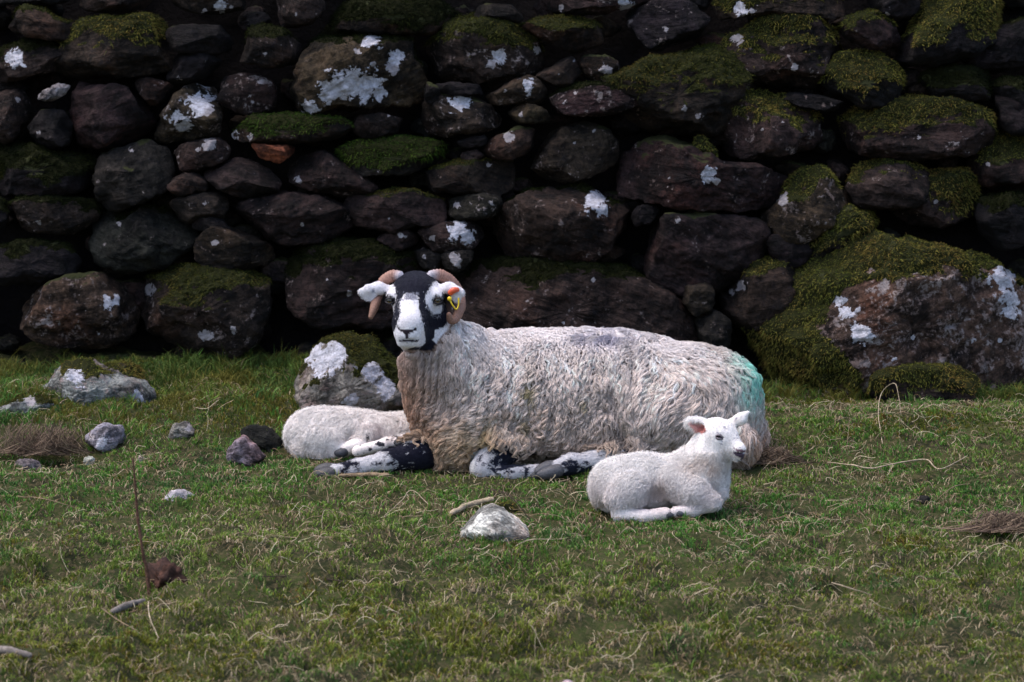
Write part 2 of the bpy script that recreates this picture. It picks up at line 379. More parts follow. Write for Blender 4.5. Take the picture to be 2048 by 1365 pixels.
# tint | moss | speck | palette | outline (photograph pixels) | pale patches x,y,r | label
ST = [
 "b|.30|.35|olive|8 28 35 17 80 18 110 38 150 48 150 72 90 78 20 62|",
 "p|.30|.40|dark|-12 105 30 92 60 78 130 98 125 140 70 152 -12 165|30 115 18",
 "b|.42|.25|gold|165 42 240 38 310 30 345 60 380 120 330 150 115 152 130 105|",
 "p|0|.30|olive|165 -22 300 -22 300 5 250 30 165 18|",
 "d|.1|.2|dark|340 62 400 45 460 60 465 95 420 110 350 100|",
 "d|0|.25|olive|332 155 345 118 390 106 438 115 435 140 400 160 350 172|358 155 8 413 124 5",
 "b|.45|.35|olive|345 -22 500 -22 500 15 440 32 400 28 350 15|408 20 8 440 8 12 462 15 6",
 "p|0|.45|olive|268 162 300 155 345 170 345 190 310 213 290 200|",
 "p|0|.12|olive|148 185 170 172 215 172 270 185 300 215 300 245 275 275 200 292 165 285 148 240|||broad dark red stone",
 "p|0|.50|olive|-15 185 30 183 55 205 50 240 25 280 -15 290|38 200 8",
 "s|0|.30|olive|70 195 110 168 138 172 125 195 100 205|122 182 10",
 "d|.12|.35|dark|55 250 85 222 130 222 145 250 140 290 100 300 65 285|80 265 7",
 "t|0|.62|olive|310 280 325 240 365 185 400 172 425 190 440 225 430 265 390 283 330 286|400 205 22 350 235 13 415 225 10 370 250 12|grey stone crusted with pale lichen",
 "g|.12|.35|dark|190 330 205 305 250 295 295 278 335 300 345 340 335 375 300 400 230 412 200 400 190 360|262 300 6",
 "d|.62|.3|dark|-15 290 60 295 110 300 180 310 185 345 170 375 90 385 -15 390|",
 "b|0|.50|olive|348 310 370 290 430 282 455 295 450 325 400 342 360 340|418 290 11 395 300 9",
 "p|0|.2|olive|345 352 400 348 415 370 400 388 355 395 342 378|348 380 3",
 "r|0|.1|olive|503 288 540 290 590 292 585 310 555 328 520 315|||small rusty orange stone",
 "b|.55|.35|green|442 275 470 245 500 238 590 235 680 240 700 262 670 278 590 282 500 284|462 268 14 500 274 9",
 "p|0|.66|olive|443 165 470 150 520 152 548 170 550 215 500 225 445 218|498 190 6 520 165 6 505 203 5",
 "t|.30|.42|dark|566 185 575 160 600 115 630 85 660 60 720 58 790 60 815 80 830 130 850 170 840 205 760 212 660 215 630 226 600 226 575 205|664 180 24 700 172 27 737 172 25 650 190 13 756 186 13 744 78 14 734 88 12 714 102 8 792 118 14 785 138 11 620 217 15 748 128 6|big stone with large white lichen patches",
 "p|.35|.40|dark|478 80 520 55 560 60 598 88 590 120 540 130 480 120|532 108 6",
 "p|.1|.55|dark|545 -15 640 -20 650 20 625 50 580 55 550 40|592 30 7",
 "b|.80|.2|dark|640 35 700 5 800 8 880 0 930 25 925 50 860 70 700 60|",
 "p|0|.45|olive|700 245 720 232 770 228 810 240 800 262 760 272 725 275|775 233 5",
 "b|.52|.55|olive|852 80 890 55 960 42 1020 45 1045 70 1070 90 1083 120 1070 145 990 160 900 162 870 140 855 105|1000 110 12 985 130 8 1072 100 9",
 "b|.1|.30|dark|940 25 970 5 1030 5 1050 30 1030 50 960 45|",
 "p|0|.5|olive|1090 -15 1250 -20 1300 -10 1290 10 1200 30 1150 32 1095 20|1250 8 12 1120 15 8",
 "b|.45|.45|olive|1042 55 1090 40 1150 38 1190 50 1200 85 1150 105 1100 85 1070 65|",
 "d|0|.2|olive|875 170 910 166 960 172 965 190 920 195 878 185|",
 "t|0|.50|olive|973 195 1000 175 1050 152 1080 165 1095 195 1080 208 1020 212 980 210|1055 170 14 1010 182 8",
 "b|0|.40|olive|1072 150 1100 128 1130 118 1155 120 1158 150 1140 172 1100 165|1118 150 4 1148 122 4",
 "t|.1|.60|olive|1160 125 1175 112 1215 115 1245 130 1250 160 1220 168 1190 160 1170 150|1215 140 11 1180 125 6",
 "p|.15|.58|dark|1095 205 1110 190 1160 172 1210 170 1260 180 1300 195 1250 215 1205 232 1150 230 1110 225|1150 185 8 1130 205 8",
 "b|.12|.55|olive|820 240 850 205 880 193 940 195 975 210 1015 240 1005 255 950 268 890 280 840 270|922 204 18",
 "t|0|.45|olive|1015 228 1040 212 1075 210 1100 235 1090 245 1040 247|1043 231 6",
 "b|.1|.45|olive|965 290 1000 268 1030 255 1070 257 1072 285 1055 310 1000 318 975 305|1020 275 10",
 "d|0|.2|olive|915 283 945 273 970 273 970 290 930 298|",
 "p|0|.3|olive|920 308 950 300 970 312 960 322 925 322|",
 "b|.12|.50|dark|1060 315 1080 285 1120 258 1170 247 1210 258 1235 290 1230 320 1190 345 1130 365 1085 362 1065 340|1188 262 6 1150 285 5|round speckled brown stone",
 "g|.82|.2|green|665 310 720 285 780 275 850 278 890 290 905 310 880 335 830 350 740 352 690 340|757 343 7|lens shaped stone under bright green moss",
 "p|0|.45|olive|560 345 590 315 640 302 680 325 720 355 750 375 700 392 640 385 600 378 580 362|600 365 9",
 "p|0|.40|olive|412 350 450 325 480 318 540 340 560 365 550 385 490 395 440 378|",
 "b|.15|.35|olive|820 375 860 345 930 325 1020 320 1035 340 1030 380 1000 392 920 388 850 378|978 330 6",
 "b|0|.45|olive|345 405 370 395 420 382 450 390 455 415 440 440 400 452 360 440|412 408 8",
 "p|0|.42|olive|462 410 520 395 580 385 640 390 700 415 710 450 660 480 580 488 510 475 470 450|604 451 5|large smooth purple brown stone",
 "p|.14|.25|olive|683 422 720 385 790 382 880 400 885 430 870 455 820 445 790 462 740 455 700 445|778 438 3",
 "g|0|.55|olive|898 400 930 390 990 392 1000 410 990 430 940 445 900 435|913 412 9 942 409 7 982 405 9",
 "p|0|.55|olive|838 470 860 450 920 443 965 455 970 475 940 495 870 500 845 492|915 458 18 932 470 14 862 478 9 860 488 6|flat stone blotched with white lichen",
 "p|0|.35|olive|755 480 775 465 815 462 838 475 832 495 790 500 762 495|800 470 8 812 474 5",
 "g|0|.5|olive|880 510 900 500 945 500 945 520 915 545 890 530|912 518 11 915 530 7",
 "g|0|.5|olive|826 508 850 500 878 506 880 520 865 540 840 530|848 515 6",
 "b|.15|.50|dark|975 480 1000 430 1050 390 1100 375 1180 375 1240 395 1262 430 1260 470 1230 505 1160 525 1060 525 1000 510|1190 402 19 1205 418 12 1182 398 12|great rounded stone with one white lichen blot",
 "b|.15|.45|dark|905 560 930 535 1000 525 1150 530 1230 540 1300 570 1370 610 1390 650 1380 680 1200 690 950 680 910 640|1188 560 5 1127 646 4 1190 645 4 1207 657 5|long low stone behind the ewe",
 "p|.35|.42|dark|583 540 600 500 650 490 700 482 780 490 860 520 880 560 870 640 740 655 650 650 600 620|698 588 6 655 560 4|squared purple stone behind the head of the ewe",
 "p|.12|.45|dark|1210 360 1225 310 1280 285 1340 280 1400 300 1440 325 1500 330 1575 360 1570 395 1500 415 1400 410 1260 395|1420 352 14 1432 362 10 1338 356 5|long flat stone with a white blot",
 "b|.50|.40|olive|1180 175 1260 150 1340 120 1420 102 1460 115 1490 160 1510 190 1480 220 1450 255 1400 270 1300 265 1250 240 1200 200|1397 234 9 1368 217 7 1420 193 3",
 "p|.08|.35|dark|1285 470 1310 430 1380 420 1470 425 1520 445 1530 490 1500 540 1450 580 1380 590 1310 560 1285 520|1357 442 6|two toned stone with a rusty lower half",
 "d|0|.2|olive|1265 430 1280 412 1310 412 1315 430 1290 450 1270 450|",
 "p|.50|.50|gold|1450 85 1500 55 1560 30 1620 25 1650 60 1700 110 1660 150 1640 185 1580 180 1500 165 1460 125|1475 80 11 1505 75 6 1590 135 8",
 "d|.75|.2|gold|1640 150 1680 110 1740 105 1790 135 1810 180 1780 210 1720 215 1680 190|",
 "p|.40|.55|gold|1430 275 1445 225 1480 195 1530 185 1590 200 1640 240 1640 280 1610 305 1540 318 1470 315 1440 300|1525 259 7 1565 245 6|round topped stone capped with golden moss",
 "p|.48|.45|olive|1645 255 1700 220 1780 200 1850 198 1950 222 1985 245 1970 290 1900 310 1800 318 1700 305 1655 285|1840 275 5|wide stone capped with golden moss",
 "d|0|.5|olive|1560 185 1620 190 1690 205 1660 225 1590 215|",
 "p|.40|.4|gold|1670 60 1720 25 1760 22 1790 60 1800 90 1750 100 1700 85|",
 "d|.70|.2|olive|1790 100 1830 60 1850 10 1900 -20 1990 -20 1990 60 1960 110 1880 125 1820 120|",
 "d|0|.2|olive|1740 -20 1840 -20 1830 30 1780 35 1740 10|1775 30 5",
 "d|.55|.1|dark|1850 150 1900 138 1960 140 1985 170 1970 205 1890 210 1850 190|",
 "d|.35|.4|dark|1985 165 2048 155 2070 160 2070 215 2000 220|",
 "d|.15|.35|dark|1920 90 2000 55 2070 40 2070 130 1990 140 1930 125|",
 "p|.35|.3|olive|1930 310 1960 280 2010 275 2070 290 2070 380 2000 385 1950 350|1975 328 8",
 "p|.30|.5|gold|1695 375 1720 330 1770 318 1830 330 1875 355 1860 400 1790 415 1720 415|",
 "p|.55|.45|olive|1790 430 1810 380 1870 350 1930 345 1958 370 1955 420 1900 455 1830 455|1872 405 5",
 "t|.32|.65|gold|1530 430 1550 385 1600 352 1650 345 1690 370 1690 420 1640 450 1600 480 1560 480 1535 460|1565 400 10|knobbly pink grey stone with a moss cap",
 "d|0|.2|olive|1535 472 1610 470 1620 520 1570 540 1540 510|",
 "d|.75|.2|olive|1610 510 1630 450 1680 422 1730 420 1770 435 1740 470 1690 490 1650 510 1630 530|",
 "b|.28|.35|olive|1450 590 1470 550 1520 522 1590 520 1600 560 1560 620 1520 660 1470 665 1452 630|1480 575 10 1465 585 8",
 "g|0|.4|olive|1395 640 1420 620 1460 640 1465 690 1420 700 1395 670|",
 "b|.1|.4|green|1365 575 1420 570 1425 620 1390 630 1365 605|",
 "p|.50|.5|dark|15 420 40 400 110 395 180 405 190 435 160 460 90 468 30 455|80 442 9 100 445 6",
 "g|.15|.4|dark|175 490 190 445 220 420 290 412 360 440 390 465 370 510 320 540 240 550 190 525|238 450 7",
 "b|0|.5|olive|388 495 400 470 440 450 490 470 540 490 555 520 520 540 450 542 400 530|427 487 8",
 "b|.32|.55|olive|270 640 275 580 310 540 370 530 460 535 520 560 528 620 520 670 470 710 400 700 320 690|300 580 10 465 660 8 410 670 10|broad footing stone with an olive moss top",
 "t|.1|.62|dark|10 605 40 580 100 570 150 555 200 550 255 575 270 620 250 670 180 700 90 680 40 650|220 605 13 197 667 7|knobbly grey footing stone at the left end",
 "d|.2|.3|dark|-15 500 50 480 130 490 160 520 140 560 60 570 -15 560|",
 "d|.3|.2|dark|-15 395 8 400 14 440 0 470 -15 472|",
 "d|.1|.2|dark|850 165 880 172 882 205 850 212|",
 "d|.1|.5|dark|1250 20 1330 0 1420 10 1400 70 1370 90 1300 100 1260 60|1368 20 7 1335 60 9",
 "b|.60|.4|olive|1420 5 1480 -20 1700 -20 1710 20 1640 40 1560 30 1500 32 1430 40|1480 17 12 1505 22 8",
 "d|.85|.1|gold|1388 285 1405 275 1430 300 1425 325 1400 320|",
 "d|.15|.2|dark|1962 400 2070 390 2070 470 2000 500 1960 470|",
 "d|0|.2|dark|-15 -22 150 -22 150 5 60 12 -15 10|",
 "p|.6|.3|olive|1745 790 1758 752 1800 737 1900 737 1950 760 1948 805 1880 828 1790 824|||low footing stone with a yellow moss fringe",
 "d|.1|.2|dark|1990 180 2070 190 2072 270 2000 262|",
 "d|.1|.25|dark|395 435 440 440 470 470 440 462 410 465 385 455|",
]
WALLY = 1.27
wall = tag(empty('dry_stone_wall', (0, WALLY + .3, float(gh(0., 1.3)))), 'dark dry stone wall of mossy lichened fieldstones running behind the sheep', 'wall')
for k, row in enumerate(ST):
    f = row.split('|'); tn, ms, sp, pal = f[0], float(f[1]), float(f[2]), f[3]
    c = [float(v) for v in f[4].split()]; poly = np.array(c).reshape(-1, 2)
    pt = [float(v) for v in f[5].split()] if f[5].strip() else []; pt = [tuple(pt[i:i + 3]) for i in range(0, len(pt), 3)]
    ext = poly.max(0) - poly.min(0); cy = poly[:, 1].mean(); rr = np.random.default_rng(900 + k)
    poly = (poly - poly.mean(0)) * 1.10 + poly.mean(0)
    dep = .5 * float(min(ext)) / 557 * 1.0 + .035
    batter = .16 * (700 - cy) / 700
    Yc = WALLY + batter + dep * .55 - .05 + rr.uniform(-.02, .03)
    if cy > 730: Yc = 1.02; dep = .1
    V, F, at, N, mo = stone_mesh(poly, Yc, dep, tn, 100 + k, ms, sp, pt)
    ob = mk('stone', V, F, M_ROCK, wall, True, at)
    lab = f[-1].strip() if len(f) > 6 and f[-1].strip() else None
    if lab: ob['label'] = lab
    if pal == 'olive' and poly[:, 0].mean() > 1380: pal = 'gold'
    if ms > .13: add_moss(ob, V, F[0], N, mo, 300 + k, pal=pal)
# packing stones, the courses beyond the picture, and the dark heart of the wall
vs, fs, ats, off = [], [[], []], {}, 0
def fill(px, py, w, h, Yc, tn, s, ms=0.2):
    global off
    a = np.arange(8) / 8 * 2 * math.pi; rr = np.random.default_rng(s)
    rad = rr.uniform(.8, 1.1, 8); poly = np.stack([px + w * .5 * np.cos(a) * rad, py + h * .5 * np.sin(a) * rad], 1)
    V, F, at, N, mo = stone_mesh(poly, Yc, min(w, h) / 557 * .5 + .03, tn, s, ms, .3)
    vs.append(V); fs[0].append(F[0] + off); fs[1].append(F[1] + off); off += len(V)
    for kk, vv in at.items(): ats.setdefault(kk, []).append(vv)
rr = np.random.default_rng(5)
for k in range(210):
    px = rr.uniform(-20, 2070); py = rr.uniform(-10, 740)
    fill(px, py, rr.uniform(45, 110), rr.uniform(30, 65), WALLY + .16 * (700 - py) / 700 + .125 + rr.uniform(0, .05), 'dpbg'[k % 4], 4000 + k, .1)
for side in (-1, 1):                   # the wall goes on to both sides
    for row in range(10):
        x = 2090 if side > 0 else -40
        while -1100 < x < 3100:
            w = rr.uniform(90, 210); h = 95; py = 745 - row * 88 + rr.uniform(-10, 10)
            fill(x + side * w / 2, py, w * 1.02, h, WALLY + .16 * (700 - py) / 700 + .04 + rr.uniform(-.02, .04), rr.choice(list('pbgd')), 5000 + int(x) + row * 7, .3)
            x += side * w
for row in range(2):
    x = -40
    while x < 2090:
        w = rr.uniform(110, 230); py = -70 - row * 85
        fill(x + w / 2, py, w, 92, WALLY + .2 + rr.uniform(-.02, .04), rr.choice(list('pbgd')), 6000 + int(x) + row * 7, .45)
        x += w
o = mk('packing_stones', np.concatenate(vs), [np.concatenate(fs[0]), np.concatenate(fs[1])], M_ROCK, wall, True, {a: np.concatenate(v) for a, v in ats.items()})
o['kind'] = 'stuff'
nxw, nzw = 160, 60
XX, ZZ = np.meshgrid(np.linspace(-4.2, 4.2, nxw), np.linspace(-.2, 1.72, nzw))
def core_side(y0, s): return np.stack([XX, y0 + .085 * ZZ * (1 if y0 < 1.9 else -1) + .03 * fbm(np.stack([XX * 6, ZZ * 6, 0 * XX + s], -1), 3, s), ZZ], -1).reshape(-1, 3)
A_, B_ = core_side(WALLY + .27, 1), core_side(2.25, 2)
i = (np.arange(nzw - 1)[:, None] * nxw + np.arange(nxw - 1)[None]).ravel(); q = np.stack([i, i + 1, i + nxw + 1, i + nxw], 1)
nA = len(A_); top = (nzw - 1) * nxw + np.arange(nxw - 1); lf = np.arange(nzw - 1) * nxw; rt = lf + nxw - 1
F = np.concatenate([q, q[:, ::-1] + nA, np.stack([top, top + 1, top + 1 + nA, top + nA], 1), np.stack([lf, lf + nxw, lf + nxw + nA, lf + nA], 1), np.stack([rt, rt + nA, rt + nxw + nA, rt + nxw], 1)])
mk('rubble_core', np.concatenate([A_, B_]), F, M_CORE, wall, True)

# ------------------------------------------------------------------ boulders and loose stones
def loose(name, label, cat, poly, Yc, dep, tn, seed, ms=0, sp=.4, pt=(), pal='olive', group=None, **kw):
    if Yc is None: q = np.array(poly, float); Yc = float(G(q[:, 0].mean(), q[:, 1].max() - 6)[1]) + dep * 1.0
    V, F, at, N, mo = stone_mesh(poly, Yc, dep, tn, seed, ms, sp, pt, **kw)
    if name != 'boulder': V = V - np.array([0, 0, .010])
    ob = mk(name, V, F, M_ROCK, None, True, at); tag(ob, label, cat, group)
    if ms > .1: add_moss(ob, V, F[0], N, mo, seed + 1, pal=pal)
    return ob
pB = [(1462, 705), (1490, 648), (1530, 588), (1600, 538), (1660, 488), (1730, 460), (1850, 474), (2048, 515), (2130, 545), (2150, 640), (2120, 730), (2048, 775), (1900, 800), (1700, 800), (1560, 790), (1485, 755)]
loose('boulder', 'huge mossy boulder embedded in the wall right of the ewe, with white lichen spots', 'boulder', pB, 1.26, .28, 'm', 71, .47, .72,
      [(1680, 605, 14), (1690, 620, 13), (1722, 668, 17), (1712, 645, 6), (1716, 618, 6), (2005, 560, 24), (2025, 600, 16), (2020, 625, 12), (1950, 682, 8), (1998, 680, 9), (1825, 676, 7), (1790, 718, 7)], npow=2.7, pal='gold', bright=True, moss_poly=[(1440, 730), (1470, 640), (1510, 570), (1590, 520), (1640, 470), (1730, 435), (1870, 450), (2140, 500), (2140, 560), (1960, 555), (1850, 545), (1770, 545), (1710, 570), (1660, 610), (1640, 650), (1690, 700), (1720, 760), (1640, 785), (1520, 785), (1460, 770)])
pR = [(585, 690), (620, 675), (690, 672), (750, 680), (800, 715), (830, 760), (835, 830), (780, 850), (640, 850), (600, 800)]
loose('rock', 'grey rock with white lichen behind the curled lamb, left of the ewe', 'rock', pR, .66, .16, 'l', 72, .44, .66,
      [(625, 700, 22), (665, 708, 26), (640, 725, 16), (745, 742, 20), (770, 770, 18), (700, 795, 13)], pal='olive')
def G3(px, py, up=0.0): q = G(px, py); return q + np.array([0, 0, up])
loose('rock', 'broad flat pale grey rock on the bank at the left below the wall', 'rock',
      [(45, 800), (75, 765), (120, 728), (170, 720), (225, 738), (285, 762), (306, 790), (300, 822), (240, 834), (120, 832)], None, .24, 'l', 73, .12, .72, [(150, 745, 16), (275, 795, 16)], npow=3.4, rough=1.5, pal='gold')
loose('rock', 'small moss edged rock at the far left beside the flat grey rock', 'rock',
      [(-10, 815), (30, 790), (80, 785), (112, 800), (115, 830), (60, 845), (-10, 840)], None, .1, 'l', 74, .25, .5, [(60, 798, 11), (5, 810, 8)], pal='olive')
small = [('pebble', 'pale lichened stone in the grass below the flat grey rock', [(165, 885), (175, 855), (215, 840), (245, 850), (250, 880), (230, 895), (190, 898)], .05, 'l', .6, [(185, 870, 9), (205, 880, 12), (220, 888, 8)]),
 ('pebble', 'brown grey stone with a white end in the grass left of the curled lamb', [(335, 870), (345, 845), (370, 838), (388, 850), (386, 870), (360, 880)], .04, 'l', .5, [(375, 853, 9)]),
 ('slab', 'dark pointed slab of rock leaning in the grass left of the curled lamb', [(448, 905), (462, 885), (485, 862), (505, 880), (540, 910), (538, 930), (490, 935)], .05, 'l', .25, []),
 ('slab', 'dark slate coloured rock half buried against the rump of the curled lamb', [(478, 860), (500, 845), (540, 850), (568, 880), (565, 905), (520, 908)], .06, 'g', .25, []),
 ('pebble', 'small bluish grey pebble in the grass left of the upright brown stem', [(160, 920), (170, 908), (188, 908), (192, 922), (175, 932)], .02, 's', .3, []),
 ('pebble', 'small flat bluish pebble right behind the top of the upright brown stem', [(268, 918), (280, 907), (300, 908), (302, 918), (285, 926)], .02, 's', .3, []),
 ('pebble', 'wrinkled pale brown stone low at the far left edge of the grass', [(20, 930), (35, 915), (70, 914), (82, 932), (70, 945), (30, 945)], .04, 'l', .5, []),
 ('pebble', 'low domed grey stone lying alone in the grass, below the curled lamb', [(318, 990), (335, 978), (362, 974), (388, 984), (385, 998), (340, 1002)], .04, 's', .5, [(362, 980, 10)]),
 ('pebble', 'small dark grey pebble in the grass at the right', [(1830, 1002), (1835, 990), (1850, 985), (1862, 992), (1862, 1006), (1845, 1010)], .02, 'g', .2, []),
 ('pebble', 'little white pebble at the bottom edge of the picture', [(1115, 1362), (1125, 1354), (1145, 1358), (1150, 1368), (1130, 1375)], .015, 'w', .2, []),
]
for k, (nm, lb, poly, dep, tn, sp, pt) in enumerate(small):
    pl = np.array(poly, float); by = pl[:, 1].max() - 3; y0 = float(G(pl[:, 0].mean(), by)[1])
    loose(nm, lb, 'stone' if nm == 'pebble' else 'rock', pl, y0 + dep * .6, dep, tn, 80 + k, 0, sp, pt)
pl = [(905, 1072), (925, 1045), (960, 1018), (985, 1008), (1010, 1022), (1045, 1040), (1062, 1062), (1040, 1085), (990, 1100), (930, 1095)]
yb = float(G(980, 1090)[1]); ob = loose('stone', 'pale flat stone lying in the grass in front of the ewe', 'stone', pl, yb + .12, .15, 'w', 95, 0, .25, [], rough=.8, npow=3.6)
# ------------------------------------------------------------------ animals: one blended surface per body
def rotm(yaw=0, pitch=0, roll=0):      # yaw about z, pitch about x, roll about y (degrees)
    a, b, c = radians(yaw), radians(pitch), radians(roll)
    Z = np.array([[math.cos(a), -math.sin(a), 0], [math.sin(a), math.cos(a), 0], [0, 0, 1]])
    X_ = np.array([[1, 0, 0], [0, math.cos(b), -math.sin(b)], [0, math.sin(b), math.cos(b)]])
    Y_ = np.array([[math.cos(c), 0, math.sin(c)], [0, 1, 0], [-math.sin(c), 0, math.cos(c)]])
    return Z @ X_ @ Y_
class Body:
    def __init__(s): s.pr = []
    def ell(s, c, r, k=.03, rot=None, sub=False): s.pr.append(('e', np.array(c, float), np.array(r, float), k, np.eye(3) if rot is None else rot, sub)); return s
    def cone(s, a, b, ra, rb, k=.03, sub=False): s.pr.append(('c', np.array(a, float), np.array(b, float), ra, rb, k, sub)); return s
    def chain(s, pts, rads, k=.02):
        for i in range(len(pts) - 1): s.cone(pts[i], pts[i + 1], rads[i], rads[i + 1], k)
        return s
    def f(s, X):
        d = None
        for p in s.pr:
            if p[0] == 'e':
                q = (X - p[1]) @ p[4]; k0 = np.sqrt(((q / p[2]) ** 2).sum(1)); k1 = np.sqrt(((q / p[2] ** 2) ** 2).sum(1)) + 1e-9
                e = k0 * (k0 - 1) / k1; k = p[3]; sub = p[5]
            else:
                ab = p[2] - p[1]; h = np.clip(((X - p[1]) @ ab) / (ab @ ab), 0, 1)
                e = np.sqrt(((X - p[1] - h[:, None] * ab) ** 2).sum(1)) - (p[3] + (p[4] - p[3]) * h); k = p[5]; sub = p[6]
            if d is None: d = e; continue
            if sub:
                h = np.clip(.5 - .5 * (d + e) / k, 0, 1); d = d * (1 - h) - e * h + k * h * (1 - h)
            else:
                h = np.clip(.5 + .5 * (d - e) / k, 0, 1); d = d * (1 - h) + e * h - k * h * (1 - h)
        return d
    def grad(s, X, e=.002):
        g = np.stack([s.f(X + np.eye(3)[i] * e) - s.f(X - np.eye(3)[i] * e) for i in range(3)], 1) / (2 * e); return g
    def snap(s, X, n=2):
        for _ in range(n):
            g = s.grad(X); X = X - g * (s.f(X) / ((g * g).sum(1) + 1e-9))[:, None]
        return X
    def mesh(s, lo, hi, h):
        lo = np.array(lo, float); hi = np.array(hi, float); B = 4
        nc = np.ceil((hi - lo) / (h * B)).astype(int) + 1
        ax = [lo[i] + (np.arange(nc[i]) + .5) * h * B - h * .5 for i in range(3)]
        gx = np.stack(np.meshgrid(*ax, indexing='ij'), -1).reshape(-1, 3)
        dc = s.f(gx).reshape(nc); n = nc * B
        D = np.repeat(np.repeat(np.repeat(np.where(dc < 0, -1.0, 1.0).astype(np.float32), B, 0), B, 1), B, 2)
        act = np.argwhere(np.abs(dc) < h * B * 1.6)
        o = np.stack(np.meshgrid(*[np.arange(B)] * 3, indexing='ij'), -1).reshape(-1, 3)
        idx = (act[:, None] * B + o[None]).reshape(-1, 3)
        D[idx[:, 0], idx[:, 1], idx[:, 2]] = s.f(lo + idx * h)
        sg = D < 0; c = [slice(0, -1), slice(1, None)]
        cnt = sum(sg[c[i], c[j], c[k]].astype(np.int8) for i in (0, 1) for j in (0, 1) for k in (0, 1))
        cells = np.argwhere((cnt > 0) & (cnt < 8)); vid = np.full(cnt.shape, -1, np.int64); vid[tuple(cells.T)] = np.arange(len(cells))
        acc = np.zeros((len(cells), 3)); m = np.zeros(len(cells))
        cor = [(i, j, k) for i in (0, 1) for j in (0, 1) for k in (0, 1)]
        for a in cor:
            for axx in range(3):
                if a[axx]: continue
                b = list(a); b[axx] = 1
                da = D[cells[:, 0] + a[0], cells[:, 1] + a[1], cells[:, 2] + a[2]]; db = D[cells[:, 0] + b[0], cells[:, 1] + b[1], cells[:, 2] + b[2]]
                x = (da < 0) != (db < 0); t = np.where(x, da / (da - db + 1e-12), 0)
                pt = np.array(a)[None] + t[:, None] * (np.array(b) - np.array(a)); acc += pt * x[:, None]; m += x
        V = lo + (cells + acc / m[:, None]) * h; F = []
        for axx in range(3):
            u, v = (axx + 1) % 3, (axx + 2) % 3
            sl0 = [slice(None)] * 3; sl1 = [slice(None)] * 3; sl0[axx] = slice(0, -1); sl1[axx] = slice(1, None)
            e = np.argwhere(sg[tuple(sl0)] != sg[tuple(sl1)]); e = e[(e[:, u] > 0) & (e[:, v] > 0)]
            e = e[(e < np.array(cnt.shape)).all(1)]
            fl = sg[tuple(sl0)][tuple(e.T)]
            def at(du, dv):
                q = e.copy(); q[:, u] -= du; q[:, v] -= dv; return vid[tuple(q.T)]
            Q = np.stack([at(1, 1), at(0, 1), at(0, 0), at(1, 0)], 1); Q[~fl] = Q[~fl][:, ::-1]; F.append(Q)
        F = np.concatenate(F); F = F[(F >= 0).all(1)]
        return s.snap(V, 2), F
def surf_sample(V, Q, n, r, weight=None):
    a = .5 * np.linalg.norm(np.cross(V[Q[:, 2]] - V[Q[:, 0]], V[Q[:, 3]] - V[Q[:, 1]]), axis=1)
    if weight is not None: a = a * weight
    f = r.choice(len(Q), n, p=a / a.sum()); q = Q[f]; s, t = r.random(n)[:, None], r.random(n)[:, None]
    return (V[q[:, 0]] * (1 - s) + V[q[:, 1]] * s) * (1 - t) + (V[q[:, 3]] * (1 - s) + V[q[:, 2]] * s) * t
def boxm(px, py, x0, x1, y0, y1, s=3): return sst(x0 - s, x0 + s, px) * (1 - sst(x1 - s, x1 + s, px)) * sst(y0 - s, y0 + s, py) * (1 - sst(y1 - s, y1 + s, py))

def short_coat(body, V, Q, n, colf, length, width, r, lie, weight=None, lift=.5, wav=.0):
    """short hair lying along the body: curved ribbons following the surface"""
    p = surf_sample(V, Q, n, r, weight); g = unit(body.grad(p)); d = lie(p); d = unit(d - g * (d * g).sum(1)[:, None] + r.normal(0, .28, (n, 3)))
    d = unit(d - g * (d * g).sum(1)[:, None]); L = length(p) * r.uniform(.6, 1.35, n) if callable(length) else length * r.uniform(.6, 1.35, n)
    t = np.array([0, .4, .75, 1.0]); up = (np.array([0, .62, .8, .7]) * lift)
    s = np.cross(d, g); ph = r.uniform(0, 6.3, n)
    path = p[:, None] - g[:, None] * .002 + d[:, None] * (L[:, None] * t)[..., None] + g[:, None] * (L[:, None] * up)[..., None] \
        + s[:, None] * (np.sin(ph[:, None] + t[None] * 5) * wav * L[:, None])[..., None]
    Vr, Fr = ribbons(path, width * r.uniform(.7, 1.4, n)[:, None] * np.array([1, .9, .65, .15]), unit(s + g * r.normal(0, .5, (n, 1))))
    c = colf(p, r) * r.uniform(.82, 1.15, (n, 1)); return Vr, Fr, np.repeat(c, 8, 0)
RELIEF = [True]
def relief(x):
    if not RELIEF[0]: return np.zeros(len(x))
    px, py = proj(x); nk = sst(1010, 930, px) * sst(880, 800, py)
    r0 = .014 * fbm(x * 9, 3, 52) + .010 * fbm(x * 26, 3, 53)
    u = px * .035 - py * .012 * sst(820, 900, px) + 1.1 * fbm(x * 5, 2, 54)
    fold = .016 * (np.abs(np.sin(u * 2.1)) ** .6 - .6) * nk
    edge = -.022 * np.exp(-((px - 1235 - 14 * np.sin(py * .03)) / 9) ** 2) * sst(740, 800, py) - .02 * gauss(px, py, 1262, 745, 7, 30) - .012 * gauss(px, py, 1060, 850, 10, 50)
    return r0 + fold + edge + .014 * gauss(px, py, 1330, 800, 90, 80)
